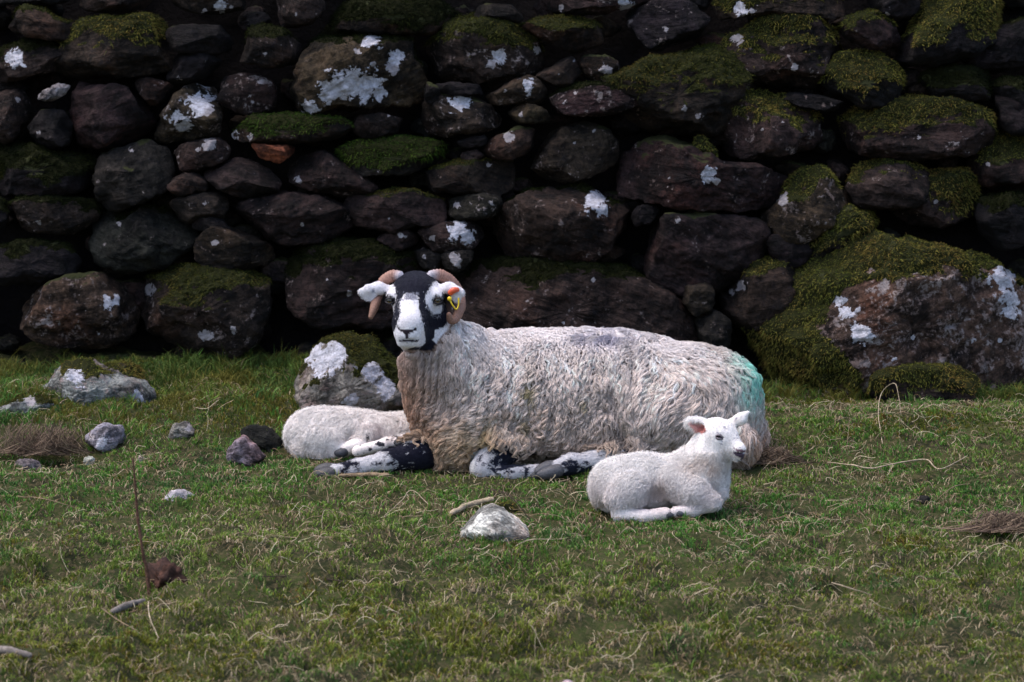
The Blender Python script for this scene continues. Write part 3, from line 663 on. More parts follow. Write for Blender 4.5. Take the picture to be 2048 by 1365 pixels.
def wool_locks(body, p, r, flow, length, rad, amp, wavel, colf, K=11, sides=4, rise=.010, offs=0.0):
    """wavy locks that follow the fleece downwards"""
    n = len(p); path = np.zeros((n, K, 3)); Nn = np.zeros((n, K, 3)); x = p.copy(); st = (length / (K - 1))[:, None]
    for k in range(K):
        x = body.snap(x, 1); g = unit(body.grad(x)); path[:, k] = x; Nn[:, k] = g
        d = flow(x); d = unit(d - g * (d * g).sum(1)[:, None]); x = x + d * st
    T = frame(path); Bn = unit(np.cross(T, Nn)); t = np.linspace(0, 1, K); ph = r.uniform(0, 6.28, n)
    s = (t[None] * (length / wavel)[:, None]) * 6.28 + ph[:, None]
    path = path + Bn * (np.sin(s) * amp[:, None] * (.35 + .65 * t))[..., None]
    h = rise * (.25 + 1.0 * np.sin(np.clip(t * 1.25, 0, 1) * math.pi * .62))[None] * r.uniform(.5, 1.5, (n, 1)) + (np.cos(s) * amp[:, None] * .5)
    path = path + Nn * (h + offs + relief(path.reshape(-1, 3)).reshape(n, K))[..., None]
    rr_ = rad[:, None] * (np.array([.7] + [1.0] * (K - 4) + [.8, .55, .15]))[None]
    V, F = tubes(path, rr_, Nn, sides, .8)
    c = colf(p, r); c = np.repeat(c[:, None], K, 1) * (np.linspace(.92, 1.06, K))[None, :, None]
    return V, F, np.repeat(c.reshape(-1, 3), sides, 0)
def bundle(body, p, r, flow, length, rad, amp, wavel, colf, K, m, rise=.010, offs=0.0, srad=.0006, core=.62):
    """each lock is a core with m fine strands lying round it, drawn together at the tip"""
    cols = colf(p, r)
    V0, F0, C0 = wool_locks(body, p, r, flow, length, rad * core, amp, wavel, lambda q, r: cols * .72, K, 4, rise, offs)
    ring = V0.reshape(len(p), K, 4, 3); ctr = ring.mean(2); t = np.linspace(0, 1, K)
    e1 = unit(ring[:, :, 0] - ctr); e2 = unit(ring[:, :, 1] - ctr); out = [(V0, F0, C0)]
    for k in range(m):
        a0 = k / m * math.pi * 1.5 - .35 + r.normal(0, .25, len(p)); q = rad * r.uniform(.75, 1.5, len(p))
        tw = a0[:, None] + t[None] * r.normal(0, .9, (len(p), 1)); sp = q[:, None] * (1.05 - .72 * t[None] ** 2)
        path = ctr + e1 * (np.cos(tw) * sp)[..., None] + e2 * (np.sin(tw) * sp)[..., None] + r.normal(0, .0004, (len(p), K, 3))
        V, F = tubes(path, np.full((len(p), K), srad) * r.uniform(.7, 1.4, (len(p), 1)) * (1.1 - .6 * t[None]), e2, 3)
        c_ = np.repeat((cols * r.uniform(.86, 1.14, (len(p), 1)))[:, None], K, 1)
        out.append((V, F, np.repeat(c_.reshape(-1, 3), 3, 0)))
    return join(*out)
def join(*gs):
    V, F, C, o = [], [], [], 0
    for v, f, c in gs: V.append(v); F.append(f + o); C.append(c); o += len(v)
    return np.concatenate(V), np.concatenate(F), np.concatenate(C)
def ball(c, r, n=16, sx=1, sy=1, sz=1):
    th = np.linspace(0, math.pi, n // 2 + 1); ph = np.arange(n) / n * 2 * math.pi
    V = np.stack([np.sin(th)[:, None] * np.cos(ph) * sx, -np.cos(th)[:, None] * np.ones(n) * sy, np.sin(th)[:, None] * np.sin(ph) * sz], -1).reshape(-1, 3) * r + np.array(c)
    i = np.arange(n // 2)[:, None] * n; j = np.arange(n)[None]; j2 = (j + 1) % n
    return V, np.stack([i + j, i + n + j, i + n + j2, i + j2], -1).reshape(-1, 4)
def hoof(parent, a, b, r0, r1, col=(.045, .042, .046), split=True, up=(0, -.4, 1)):
    """two claws side by side from the pastern a to the toe b"""
    a = np.array(a, float); b = np.array(b, float); d = unit(b - a); s = unit(np.cross(d, np.array(up, float))); out = []
    for sg in (-1, 1):
        off = s * sg * r0 * .48
        V, F, p_, r_ = tube1([a + off * .8, a * .6 + b * .4 + off, a * .25 + b * .75 + off * .9, b + off * .55], [r0 * .72, r0 * .78, r0 * .62, r1 * .5], 12, 4)
        out.append((V, F, np.tile(np.array(col), (len(V), 1))))
    V, F, C = join(*out); return mk('hoof', V, F, M_HOOF, parent, True, {'col': C})

# ================================================================== the ewe
ewe = tag(empty('ewe', P(1150, 940, .1)), 'horned ewe with a black and white face lying on the grass, teal mark on rump', 'sheep')
E = Body()
E.ell(P(1080, 786, .27), (.33, .25, .190), .05)
E.ell(P(1345, 805, .30), (.255, .25, .185), .09)
E.ell(P(940, 812, .19), (.165, .19, .185), .09)
E.ell(P(925, 880, .12), (.12, .12, .09), .05)
E.ell(P(1345, 838, .16), (.21, .14, .115), .05)
E.ell(P(1462, 808, .30), (.075, .14, .13), .06)
E.ell(P(1150, 850, .20), (.30, .18, .105), .05)
E.ell(P(1225, 778, .29), (.20, .22, .168), .08)
E.chain([P(955, 780, .20), P(898, 735, .13), P(862, 668, .085)], [.168, .114, .078], .06)
E.cone(P(864, 800, .12), P(848, 700, .07), .075, .058, .05)
E.ell(P(1508, 880, .30), (.035, .04, .065), .03)                      # tail
# head
HC = P(832, 588, .045)
E.ell(P(832, 585, .055), (.078, .085, .062), .03, rotm(0, 25))
E.cone(P(828, 600, .01), P(819, 650, -.075), .066, .050, .035)
E.cone(P(819, 650, -.075), P(817, 668, -.085), .050, .043, .02)
E.cone(P(848, 625, .075), P(822, 684, -.04), .070, .036, .03)
E.ell(P(787, 592, .005), (.022, .03, .020), .02); E.ell(P(874, 592, .005), (.022, .03, .020), .02)   # brow ridges
E.ell(P(781, 602, -.022), (.013, .016, .010), .012, sub=True); E.ell(P(877, 602, -.022), (.013, .016, .010), .012, sub=True)
E.ell(P(817, 687, -.084), (.034, .028, .014), .012)                                                  # lower lip and chin
E.ell(P(817, 681, -.136), (.034, .022, .0028), .006, sub=True)                                       # mouth
E.ell(P(800, 659, -.134), (.010, .013, .0045), .006, rotm(0, 0, 35), sub=True); E.ell(P(831, 659, -.134), (.010, .013, .0045), .006, rotm(0, 0, -35), sub=True)
E.ell(P(815, 671, -.138), (.0028, .010, .012), .005, sub=True)
# ears: flattened and held out sideways
E.chain([P(785, 583, .05), P(757, 577, .045), P(738, 579, .03)], [.016, .019, .016], .012)
E.ell(P(737, 589, .03), (.026, .008, .021), .012, rotm(0, 0, 30)); E.ell(P(723, 584, .03), (.011, .008, .010), .010)
E.chain([P(872, 581, .05), P(898, 577, .045), P(914, 581, .035)], [.016, .018, .014], .012)
E.ell(P(912, 593, .03), (.016, .008, .022), .012, rotm(0, 0, -15)); E.ell(P(924, 586, .03), (.009, .008, .012), .010)
# legs
E.chain([P(900, 905, .12), P(835, 908, .05), P(775, 922, .02), P(712, 936, .01), P(672, 943, .0)], [.060, .046, .033, .025, .024], .02)
E.chain([P(1045, 875, .10), P(1000, 900, .02), P(966, 934, -.02)], [.064, .050, .037], .03)
E.ell(P(964, 940, -.02), (.032, .030, .026), .02)
E.chain([P(968, 946, -.02), P(1025, 946, -.04), P(1075, 943, -.03)], [.028, .023, .022], .012)
E.chain([P(1330, 880, .13), P(1250, 908, .06), P(1195, 922, .01), P(1140, 928, -.03), P(1112, 938, -.045)], [.07, .044, .033, .028, .027], .025)
E.chain([P(1420, 880, .12), P(1480, 895, .10)], [.06, .05], .03)
E.mesh_ = E.mesh((-.62, -.22, -.12), (1.0, .62, .78), .005)
EV, EQ = E.mesh_

FACE_BLACK = [(779, 556), (790, 545), (812, 534), (845, 534), (872, 543), (882, 558), (866, 566), (860, 578), (853, 588), (850, 600), (858, 618), (868, 628), (882, 626), (886, 600), (884, 580), (898, 594), (902, 622), (896, 640), (886, 655), (870, 660), (868, 676), (858, 692), (846, 695), (852, 680), (848, 655), (842, 635), (838, 612), (836, 592), (826, 587), (808, 588), (800, 604), (801, 625), (794, 645), (789, 664), (776, 668), (772, 630), (766, 604), (768, 588), (773, 583), (776, 606), (788, 622), (792, 600), (792, 590), (790, 575)]
NECK_BLACK = [(812, 698), (845, 692), (862, 676), (872, 690), (868, 712), (845, 712), (820, 712)]
def ewe_col(p, r=None):
    px, py = proj(p); n = fbm(p * 22, 3, 21); n2 = fbm(p * 60, 3, 22); n3 = fbm(p * 150, 2, 23); n2 = n2 * .8 + n3 * .35 * (py > 860)
    qx = px + 3.0 * n2 + (0 if r is None else r.normal(0, 3.2, len(px))); qy = py + 3.5 * n + (0 if r is None else r.normal(0, 3.2, len(px)))
    white = np.array((.74, .70, .72)); blk = np.array((.012, .012, .020)); C = np.tile(white, (len(p), 1))
    head = (px < 905) & (py < 712) & (p[:, 1] < .16)
    b = inpoly(qx, qy, FACE_BLACK) | inpoly(qx, qy, NECK_BLACK)
    b |= (n2 > .42) & (qx > 862) & (qx < 892) & (qy > 640)
    C[head & b] = blk
    C = np.where((head & inpoly(qx, qy, [(800, 584), (838, 584), (836, 600), (800, 602)]) & (n2 + (0 if r is None else r.normal(0, .25, len(px))) > -.05))[:, None], np.array((.20, .20, .24)), C)
    # nose, nostrils, lips
    nose = inpoly(px, py, [(793, 652), (803, 659), (826, 659), (835, 652), (833, 661), (822, 666), (817, 672), (819, 678), (810, 678), (811, 672), (807, 666), (797, 661)])
    lip = (np.abs(py - 682 - .0045 * (px - 817) ** 2 * 0) < 2.6) & (px > 798) & (px < 837)
    C[head & (nose | lip)] = (.020, .014, .018)
    C[head & (py > 640) & (py < 652) & (px > 800) & (px < 828) & (n > .2)] = (.62, .58, .60)
    C[(head & inpoly(px, py, [(764, 594), (776, 588), (790, 595), (791, 608), (776, 613)]))] = (.02, .018, .02)
    C[(head & inpoly(px, py, [(862, 600), (872, 589), (885, 594), (888, 608), (874, 612)]))] = (.02, .018, .02)
    # inner ear and ear edge
    C[(px < 742) & (py > 584) & (py < 600) & (n > .1)] = (.50, .42, .42)
    C[(px < 770) & (px > 730) & (py > 578) & (py < 585) & (n2 > .1)] = (.25, .25, .30)
    # legs: white with blue black blotches
    leg = (py > 868) & (((px < 885) & (p[:, 1] < .14)) | ((px > 935) & (px < 1260) & (p[:, 1] < .10)))
    dark1 = sst(720, 850, px) * (px < 890); dark2 = inpoly(px, py, [(975, 930), (1012, 888), (1075, 880), (1090, 925), (1030, 935), (985, 945)])
    dk = (n * .8 + n2 * 1.3 + sst(720, 850, px) * 1.1 + .35 * sst(-4, 8, py - (953 - .055 * (px - 640))) - .05) > .20
    dk2 = (n * .8 + n2 * 1.3 + dark2 * .75 + .30 * ((px > 1080) & (py > 922)) + .06) > .20
    C[leg] = (.56, .53, .545)
    C[leg & (px < 890) & dk] = (.014, .014, .024); C[leg & (px > 930) & dk2] = (.018, .020, .034)
    C[(px > 935) & (px < 952) & (py > 890) & leg] = (.72, .68, .66)
    return C
def fleece_col(p, r=None):
    px, py = proj(p); n = fbm(p * 9, 3, 31); n2 = fbm(p * 26, 3, 32)
    C = np.tile(np.array((.68, .59, .56)), (len(p), 1))
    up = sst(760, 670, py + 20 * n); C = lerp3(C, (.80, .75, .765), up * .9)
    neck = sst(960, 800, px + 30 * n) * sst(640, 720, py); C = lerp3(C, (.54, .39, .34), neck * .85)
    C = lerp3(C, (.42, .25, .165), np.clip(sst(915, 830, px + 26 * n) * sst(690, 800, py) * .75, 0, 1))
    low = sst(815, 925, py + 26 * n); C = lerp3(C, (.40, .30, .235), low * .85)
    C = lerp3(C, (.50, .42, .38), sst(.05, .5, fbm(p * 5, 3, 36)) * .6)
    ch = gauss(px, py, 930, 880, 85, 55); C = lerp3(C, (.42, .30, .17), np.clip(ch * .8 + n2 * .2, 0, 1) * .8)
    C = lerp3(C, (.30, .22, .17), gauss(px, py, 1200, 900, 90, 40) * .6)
    C = lerp3(C, (.30, .25, .10), (gauss(px, py, 1232, 818, 12, 26) + gauss(px, py, 1060, 790, 14, 40) + gauss(px, py, 1162, 788, 8, 18) + gauss(px, py, 955, 860, 22, 26) + gauss(px, py, 1050, 845, 20, 20) * .5).clip(0, 1) * sst(-.2, .3, n2))
    C = lerp3(C, (.36, .27, .24), gauss(px, py, 1455, 815, 34, 26) * sst(-.3, .4, n2) * .8)
    C = lerp3(C, (.37, .35, .45), (gauss(px, py, 1210, 684, 55, 17) * 1.2).clip(0, 1) * sst(-.5, .2, n2) * .85)
    tl = (gauss(px, py, 1478, 750, 29, 38) * 1.7 * sst(-.75, .1, n + .5 * n2)).clip(0, 1); C = lerp3(C, (.20, .58, .49), tl * .9)
    C = lerp3(C, (.50, .27, .16), gauss(px, py, 1518, 890, 34, 46) * .9)
    return C * np.array((1.03, 1.0, .965))
def is_fleece(p):
    px, py = proj(p); n = fbm(p * 12, 2, 41) * 6
    hd = (py < 703 + n) & (px < 903 + n - .6 * np.clip(py - 640, 0, 60) + 32 * (py < 612)) & (p[:, 1] < .17)
    lg = ((px < 868) & (py > 880 + n)) | ((px > 940) & (px < 1075) & (py > 882 + n) & (p[:, 1] < .075)) | ((px > 1075) & (px < 1262) & (py > 898 + n) & (p[:, 1] < .10)) | (py > 925 + n) & (px < 1270)
    return ~(hd | lg)
fl = is_fleece(EV)
EC = ewe_col(EV); EC[fl] = fleece_col(EV[fl]) * np.array((.40, .34, .30))  # base under the locks coloured darker, as painted shade in the crevices
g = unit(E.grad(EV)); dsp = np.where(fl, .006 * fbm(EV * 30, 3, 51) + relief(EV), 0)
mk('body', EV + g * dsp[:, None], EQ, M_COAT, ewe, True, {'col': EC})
# fleece
r = np.random.default_rng(11)
def flow(x):
    px, py = proj(x); w = fbm(x * 5, 2, 61)
    d = np.zeros_like(x); d[:, 2] = -1; d[:, 1] = -.25 * sst(.2, .5, x[:, 1])
    d[:, 0] = .35 * w + .9 * fbm(x * 16, 2, 63) + .55 * sst(1330, 1520, px) - .15 * sst(1200, 1300, px) * (1 - sst(1330, 1450, px))
    rump = gauss(px, py, 1400, 740, 90, 55); d[:, 0] += 1.6 * rump; d[:, 2] += .5 * rump
    nk = sst(960, 850, px) * sst(850, 760, py); d[:, 0] -= .25 * nk
    top = sst(730, 670, py); d[:, 0] += top * (.9 * fbm(x * 11, 2, 62) + .3)
    return d
qf = fl[EQ].all(1); cQ = EV[EQ].mean(1); gq = unit(E.grad(cQ)); cpx, cpy = proj(cQ)
wq = qf * sst(.75, .25, gq[:, 1]) * (cQ[:, 2] > -.02)
tops = sst(735, 690, cpy + 10 * fbm(cQ * 10, 2, 71)) * (cpx > 930)
hq_ = sst(1220, 1270, cpx) * sst(690, 760, cpy)
p1 = surf_sample(EV, EQ, 8200, r, wq * (1 - .65 * tops) * (1 - .35 * hq_)); n = len(p1); px1, py1 = proj(p1)
hip = sst(1220, 1260, px1) * sst(700, 760, py1); chest = gauss(px1, py1, 930, 870, 90, 70); nk1 = sst(960, 900, px1) * sst(850, 780, py1)
L = .038 + .045 * hip + .016 * r.random(n) - .008 * chest; rad = (.0034 + .0022 * hip + .0060 * chest) * r.uniform(.75, 1.3, n)
amp = (.0052 + .0056 * hip + .0075 * chest) * r.uniform(.6, 1.3, n); amp *= 1 - .55 * nk1; wl = .024 + .014 * hip + .010 * r.random(n)
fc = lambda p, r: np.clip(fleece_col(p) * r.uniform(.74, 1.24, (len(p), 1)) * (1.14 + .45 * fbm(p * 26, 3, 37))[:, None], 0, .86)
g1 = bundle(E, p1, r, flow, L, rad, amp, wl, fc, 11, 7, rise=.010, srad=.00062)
p2 = surf_sample(EV, EQ, 15000, r, wq * (.12 + 1.5 * tops + 1.1 * sst(960, 900, cpx) * sst(780, 720, cpy)) * (1 - .8 * hq_)); n = len(p2)
L2 = .022 + .014 * r.random(n); g2 = bundle(E, p2, r, flow, L2, .0018 * r.uniform(.7, 1.3, n), .0035 * r.uniform(.4, 1.3, n), .016 + .008 * r.random(n), lambda p, r: fleece_col(p) * np.clip(r.uniform(.92, 1.18, (len(p), 1)), 0, 1.15), 7, 3, rise=.011, offs=.003, srad=.0006, core=.4)
# loose fuzz standing off the silhouette
def up_lie(p): d = np.zeros_like(p); d[:, 2] = -.3; d[:, 0] = .8 * fbm(p * 14, 2, 66); return d + r.normal(0, .5, p.shape)
g3 = short_coat(E, EV, EQ, 36000, lambda p, r: fleece_col(p) * 1.04, lambda p: .014 + .012 * sst(700, 650, proj(p)[1]), .0007, r, up_lie, wq * (.3 + tops), lift=.95, wav=.16)
def extra(n, w, L, rad, amp, wl, m, rise, seed, tint):
    r = np.random.default_rng(seed); p = surf_sample(EV, EQ, n, r, wq * w + 1e-9)
    return bundle(E, p, r, flow, L * r.uniform(.6, 1.25, n), rad * r.uniform(.7, 1.3, n), amp * r.uniform(.6, 1.3, n), wl * r.uniform(.8, 1.25, n), lambda p, r: np.clip(fleece_col(p) * np.array(tint) * r.uniform(.7, 1.25, (n, 1)), 0, .86), 13, m, rise=rise, srad=.00065, core=.85)
g4 = extra(420, gauss(cpx, cpy, 930, 880, 75, 45) + .7 * gauss(cpx, cpy, 1045, 850, 60, 40), .055, .0050, .011, .030, 9, .016, 91, (1.1, 1.02, .95))
g5 = extra(560, sst(1235, 1265, cpx) * sst(1500, 1460, cpx) * sst(720, 760, cpy), .105, .0046, .0085, .042, 8, .013, 92, (1.08, 1.06, 1.05))
g6 = extra(520, sst(930, 960, cpx) * sst(1240, 1200, cpx) * sst(730, 770, cpy), .045, .0038, .0075, .024, 7, .013, 93, (1.1, 1.08, 1.07))
Vv, Ff, Cc = join(g1, g2, g3, g4, g5, g6); mk('fleece', Vv, Ff, M_WOOL, ewe, True, {'col': Cc})
# face and leg hair
def face_lie(p):
    d = np.zeros_like(p); px, py = proj(p); d[:, 2] = -.8; d[:, 1] = -.5
    hd = (py < 720) & (px < 930); d[hd] += unit(p[hd] - HC) * .6; d[~hd] = np.array((-.9, -.2, -.3)); return d
hq = ~fl[EQ].any(1)
Vv, Ff, Cc = short_coat(E, EV, EQ, 60000, ewe_col, lambda p: np.where(proj(p)[1] < 650, .0085, np.where(proj(p)[1] > 860, .010, .0055)), .0009, r, face_lie, hq * 1.0 * sst(.8, .3, gq[:, 1]) * np.where(np.hypot(cpx - 778, cpy - 602) < 7, 0, 1) * np.where(np.hypot(cpx - 875, cpy - 601) < 7, 0, 1) * np.where((np.abs(cpx - 814) < 22) & (np.abs(cpy - 660) < 8), .15, 1), lift=.35)
mk('short_hair', Vv, Ff, M_HAIR, ewe, True, {'col': Cc})
# eyes
for (ex, ey, yy) in ((779.5, 601.5, -.018), (875.5, 601, -.016)):
    c = P(ex, ey, yy); V, F = ball(c, .0125, 24)
    ax, az = (V[:, 0] - c[0]) / .0125, (V[:, 2] - c[2]) / .0125; rr_ = np.hypot(ax, az)
    C = np.tile(np.array((.03, .022, .018)), (len(V), 1)); C[(rr_ < .60) & (V[:, 1] < c[1])] = (.20, .13, .03); C[(np.abs(az) < .30) & (np.abs(ax) < .5) & (V[:, 1] < c[1])] = (.004, .004, .006)
    mk('eye', V, F, M_EYE, ewe, True, {'col': C})
    # lids
    a = np.linspace(-1, 1, 9)
    for sg in (1, -1):
        pts = np.stack([c[0] + a * .0135, c[1] - .011 * np.sqrt(np.clip(1.15 - a ** 2, 0, 2)) + .001, c[2] + sg * (.0078 if sg > 0 else .0085) * np.sqrt(np.clip(1.02 - a ** 2, 0, 2))], 1)
        V, F, _, _ = tube1(pts, np.full(9, .0024), 8, 3); mk('eyelid', V, F, M_SKIN, ewe, True, {'col': np.tile(np.array((.016, .013, .016)), (len(V), 1))})
# horns
def horn(pts, rads, label):
    V, F, p_, r_ = tube1(pts, rads, 18, 14); ns = 18; K = len(p_)
    s = np.concatenate([[0], np.cumsum(np.linalg.norm(np.diff(p_, axis=0), axis=1))])
    ring = (np.sin(s / .0075 * 6.28 + 1.2 * np.sin(s * 90)) * .5 + .5) ** .6; C0 = np.repeat(p_, ns, 0); dd = V - C0
    amp_ = .10 * np.repeat(ring, ns) * (1 - .5 * np.repeat(s / s[-1], ns)); V = C0 + dd * (1.06 - amp_[:, None] * 1.6 + .10 * fbm(V * 60, 2, 9)[:, None])
    t = np.repeat(s / s[-1], ns)
    C = lerp3((.34, .18, .14), (.27, .14, .095), t) * (1 - .38 * np.repeat(1 - ring, ns) * (.6 + .4 * fbm(V * 30, 2, 4)))[:, None]
    C = lerp3(C, (.42, .38, .42), sst(.16, .03, t)); o = mk('horn', V, F, M_HORN, ewe, True, {'col': C}); return o
horn([P(803, 553, .06), P(786, 552, .075), P(768, 563, .085), P(757, 585, .07), P(752, 603, .035), P(747, 620, .015), P(741, 636, .005)], [.015, .019, .018, .0165, .015, .0125, .007], 'l')
horn([P(858, 552, .06), P(878, 551, .075), P(900, 562, .085), P(916, 585, .085), P(921, 612, .06), P(912, 636, .03), P(902, 641, .01), P(897, 628, -.005)], [.015, .020, .020, .018, .0165, .0145, .012, .007], 'r')
# ear tags
yt = M_TAG
V, F, _, _ = tube1([P(899, 597, .008), P(903, 607, .0), P(912, 619, .004), P(917, 610, .010), P(917, 597, .014)], [.0042, .0024, .0024, .0024, .0035], 10, 6)
V2, F2 = ball(P(899, 598, .0), .0075, 14, 1, .6, 1)
mk('ear_tag', np.concatenate([V, V2]), np.concatenate([F, F2 + len(V)]), yt, ewe, True, {'col': np.tile(np.array((.80, .55, .015)), (len(V) + len(V2), 1))})['label'] = 'yellow looped ear tag'
V, F, _, _ = tube1([P(900, 587, .018), P(907, 581, .012), P(916, 580, .020)], [.009, .010, .007], 12, 5)
mk('ear_tag', V, F, yt, ewe, True, {'col': np.tile(np.array((.60, .09, .035)), (len(V), 1))})['label'] = 'orange ear tag'
# hooves
hoof(ewe, P(668, 943, .0), P(630, 945, -.005), .028, .016)
hoof(ewe, P(1090, 943, -.045), P(1062, 950, -.05), .022, .013, (.055, .055, .06))
hoof(ewe, P(1116, 937, -.05), P(1074, 947, -.075), .030, .017, (.075, .072, .080))
RELIEF[0] = False
# ================================================================== lambs
def lamb_parts(root, B, lo, hi, seed, colf, lie, eyes=(), nh=60000, wf=None, cw=lambda c: np.ones(len(c)), lf=.0095):
    V, Q = B.mesh(lo, hi, .004); r = np.random.default_rng(seed); g = unit(B.grad(V))
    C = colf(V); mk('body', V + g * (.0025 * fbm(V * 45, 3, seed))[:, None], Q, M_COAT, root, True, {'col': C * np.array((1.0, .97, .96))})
    c = V[Q].mean(1); gg = unit(B.grad(c)); w = sst(.85, .35, gg[:, 1])
    if wf is not None: w = w * wf(c)
    Vv, Ff, Cc = short_coat(B, V, Q, nh, colf, lf, .0008, r, lie, w, lift=.55, wav=.22)
    def fl_(x):
        q = lie(x) + .8 * np.stack([fbm(x * 30, 2, 81), fbm(x * 30, 2, 82), fbm(x * 30, 2, 83)], 1); return q
    pp = surf_sample(V, Q, 5500, r, w * cw(c)); m = len(pp)
    gl = bundle(B, pp, r, fl_, .017 * r.uniform(.6, 1.4, m), .0014 * r.uniform(.7, 1.4, m), .0022 * r.uniform(.4, 1.3, m), .010 + .004 * r.random(m), lambda p, r: colf(p) * r.uniform(1.0, 1.10, (len(p), 1)), 7, 4, rise=.003, srad=.0004, core=.15)
    st_ = short_coat(B, V, Q, 14000, colf, .013, .0006, r, lambda p: r.normal(0, 1, p.shape), w * cw(c), lift=.95, wav=.25)
    Vv, Ff, Cc = join((Vv, Ff, Cc), gl, st_)
    mk('fleece', Vv, Ff, M_WOOL, root, True, {'col': Cc})
    return V, Q
lamb = tag(empty('lamb', P(1310, 1035, -.5)), 'white lamb sitting with head raised in front of the rump of the ewe', 'lamb')
Lm = Body(); y = -.42
Lm.ell(P(1285, 966, y), (.125, .090, .086), .03, rotm(0, 0, -4))
Lm.ell(P(1225, 975, y + .01), (.068, .085, .078), .04)
Lm.ell(P(1385, 950, y), (.085, .080, .075), .04)
Lm.ell(P(1258, 985, y - .085), (.066, .040, .056), .010, rotm(0, 0, -35))          # thigh
Lm.chain([P(1235, 1000, y - .09), P(1240, 1030, y - .10), P(1290, 1033, y - .115), P(1332, 1027, y - .12)], [.036, .023, .019, .017], .010)
Lm.chain([P(1345, 965, y - .055), P(1385, 985, y - .085), P(1420, 1005, y - .095)], [.052, .044, .030], .010)   # foreleg to knee
Lm.chain([P(1420, 1008, y - .095), P(1385, 1022, y - .11), P(1352, 1024, y - .115)], [.024, .018, .016], .008)
Lm.chain([P(1425, 965, y), P(1440, 988, y - .03)], [.040, .021], .02)
Lm.ell(P(1312, 992, y - .10), (.030, .022, .022), .016, rotm(0, 0, -20), sub=True)
Lm.ell(P(1205, 1020, y - .07), (.02, .03, .022), .015, sub=True)
Lm.chain([P(1405, 940, y + .01), P(1418, 905, y), P(1430, 875, y - .005)], [.075, .056, .048], .035)
Lm.ell(P(1436, 868, y - .01), (.056, .055, .047), .02, rotm(0, 0, 15))
Lm.cone(P(1448, 878, y - .02), P(1476, 898, y - .055), .042, .022, .022)
Lm.cone(P(1440, 893, y - .01), P(1474, 908, y - .048), .030, .016, .02)
Lm.ell(P(1480, 899, y - .062), (.016, .014, .012), .010)
Lm.ell(P(1484, 906, y - .072), (.020, .012, .0022), .004, rotm(0, 0, -8), sub=True)
Lm.ell(P(1439, 876, y - .060), (.010, .010, .006), .008, sub=True)
Lm.chain([P(1420, 858, y + .0), P(1400, 848, y - .01), P(1382, 845, y - .015)], [.012, .018, .012], .012)
Lm.ell(P(1394, 852, y - .016), (.040, .010, .022), .010, rotm(0, 0, 24))
Lm.ell(P(1398, 853, y - .030), (.026, .010, .010), .006, rotm(0, 0, 22), sub=True)
Lm.chain([P(1460, 850, y + .01), P(1482, 838, y + .0), P(1496, 826, y - .0)], [.016, .016, .006], .012)
def lamb_col(p, r=None):
    px, py = proj(p); n = fbm(p * 30, 3, 5); n2 = fbm(p * 90, 2, 6)
    C = np.tile(np.array((.86, .81, .78)), (len(p), 1))
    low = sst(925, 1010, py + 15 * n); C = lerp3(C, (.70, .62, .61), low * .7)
    C = lerp3(C, (.60, .46, .38), (gauss(px, py, 1410, 935, 42, 20) * 1.1 * sst(-.6, .3, n)).clip(0, 1))
    C = lerp3(C, (.50, .37, .33), gauss(px, py, 1318, 985, 26, 26) * .8)  # shade of the crease between thigh and foreleg, put into the colour
    C = lerp3(C, (.66, .56, .55), sst(.0, .5, fbm(p * 9, 3, 77)) * .5)
    C = lerp3(C, (.55, .42, .30), gauss(px, py, 1195, 1010, 20, 18) * .5)
    C[(n2 > .50) & (px > 1425) & (py < 895)] = (.30, .28, .34)
    ear = inpoly(px, py, [(1377, 843), (1390, 845), (1408, 851), (1414, 862), (1404, 868), (1390, 862)]) & (p[:, 1] < y - .012)
    C[ear] = (.66, .34, .30); C[ear & (px > 1395) & (py > 852)] = (.40, .15, .13)
    C[(np.hypot((px - 1439), (py - 875) * 1.3) < 7.5) & (p[:, 1] < y)] = (.07, .05, .06)
    ns = inpoly(px, py, [(1466, 896), (1476, 899), (1493, 901), (1494, 906), (1484, 905), (1474, 903)])
    C[ns] = (.26, .16, .19); C[inpoly(px, py, [(1467, 905), (1478, 905), (1492, 908), (1490, 916), (1480, 916), (1470, 912)])] = (.10, .07, .10)
    return C
def lamb_lie(p):
    d = np.zeros_like(p); px, py = proj(p); d[:, 0] = -.5; d[:, 2] = -.6; hd = (px > 1395) & (py < 925); d[hd] = np.array((-.5, .1, -.3)) + 0 * p[hd]; return d + .5 * np.stack([fbm(p * 20, 2, 1), fbm(p * 20, 2, 2), fbm(p * 20, 2, 3)], 1)
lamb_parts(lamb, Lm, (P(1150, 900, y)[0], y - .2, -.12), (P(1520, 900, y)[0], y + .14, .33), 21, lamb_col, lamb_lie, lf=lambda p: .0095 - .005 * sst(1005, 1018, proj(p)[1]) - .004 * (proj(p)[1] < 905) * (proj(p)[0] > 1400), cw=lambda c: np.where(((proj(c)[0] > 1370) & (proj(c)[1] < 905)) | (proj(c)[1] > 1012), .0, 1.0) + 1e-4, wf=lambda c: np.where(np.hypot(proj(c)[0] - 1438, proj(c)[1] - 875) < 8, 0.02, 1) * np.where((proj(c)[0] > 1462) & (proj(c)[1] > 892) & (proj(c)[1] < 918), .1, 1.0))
V, F = ball(P(1438.5, 875.5, y - .0585), .0085, 20, 1.15, 1, .62); mk('eye', V, F, M_EYE, lamb, True, {'col': np.tile(np.array((.006, .005, .007)), (len(V), 1))})
for up in (1, -1):
    V, F, _, _ = tube1([P(1431, 874, y - .062), P(1435, 874 - up * 3.4, y - .068), P(1441, 875 - up * 3.0, y - .070), P(1447, 879, y - .064)], [.0012, .0028, .0028, .0012], 8, 4)
    mk('eyelid', V, F, M_SKIN, lamb, True, {'col': np.tile(np.array((.16, .13, .15)), (len(V), 1))})
hoof(lamb, P(1333, 1027, y - .12), P(1346, 1029, y - .125), .014, .009, (.06, .06, .065))
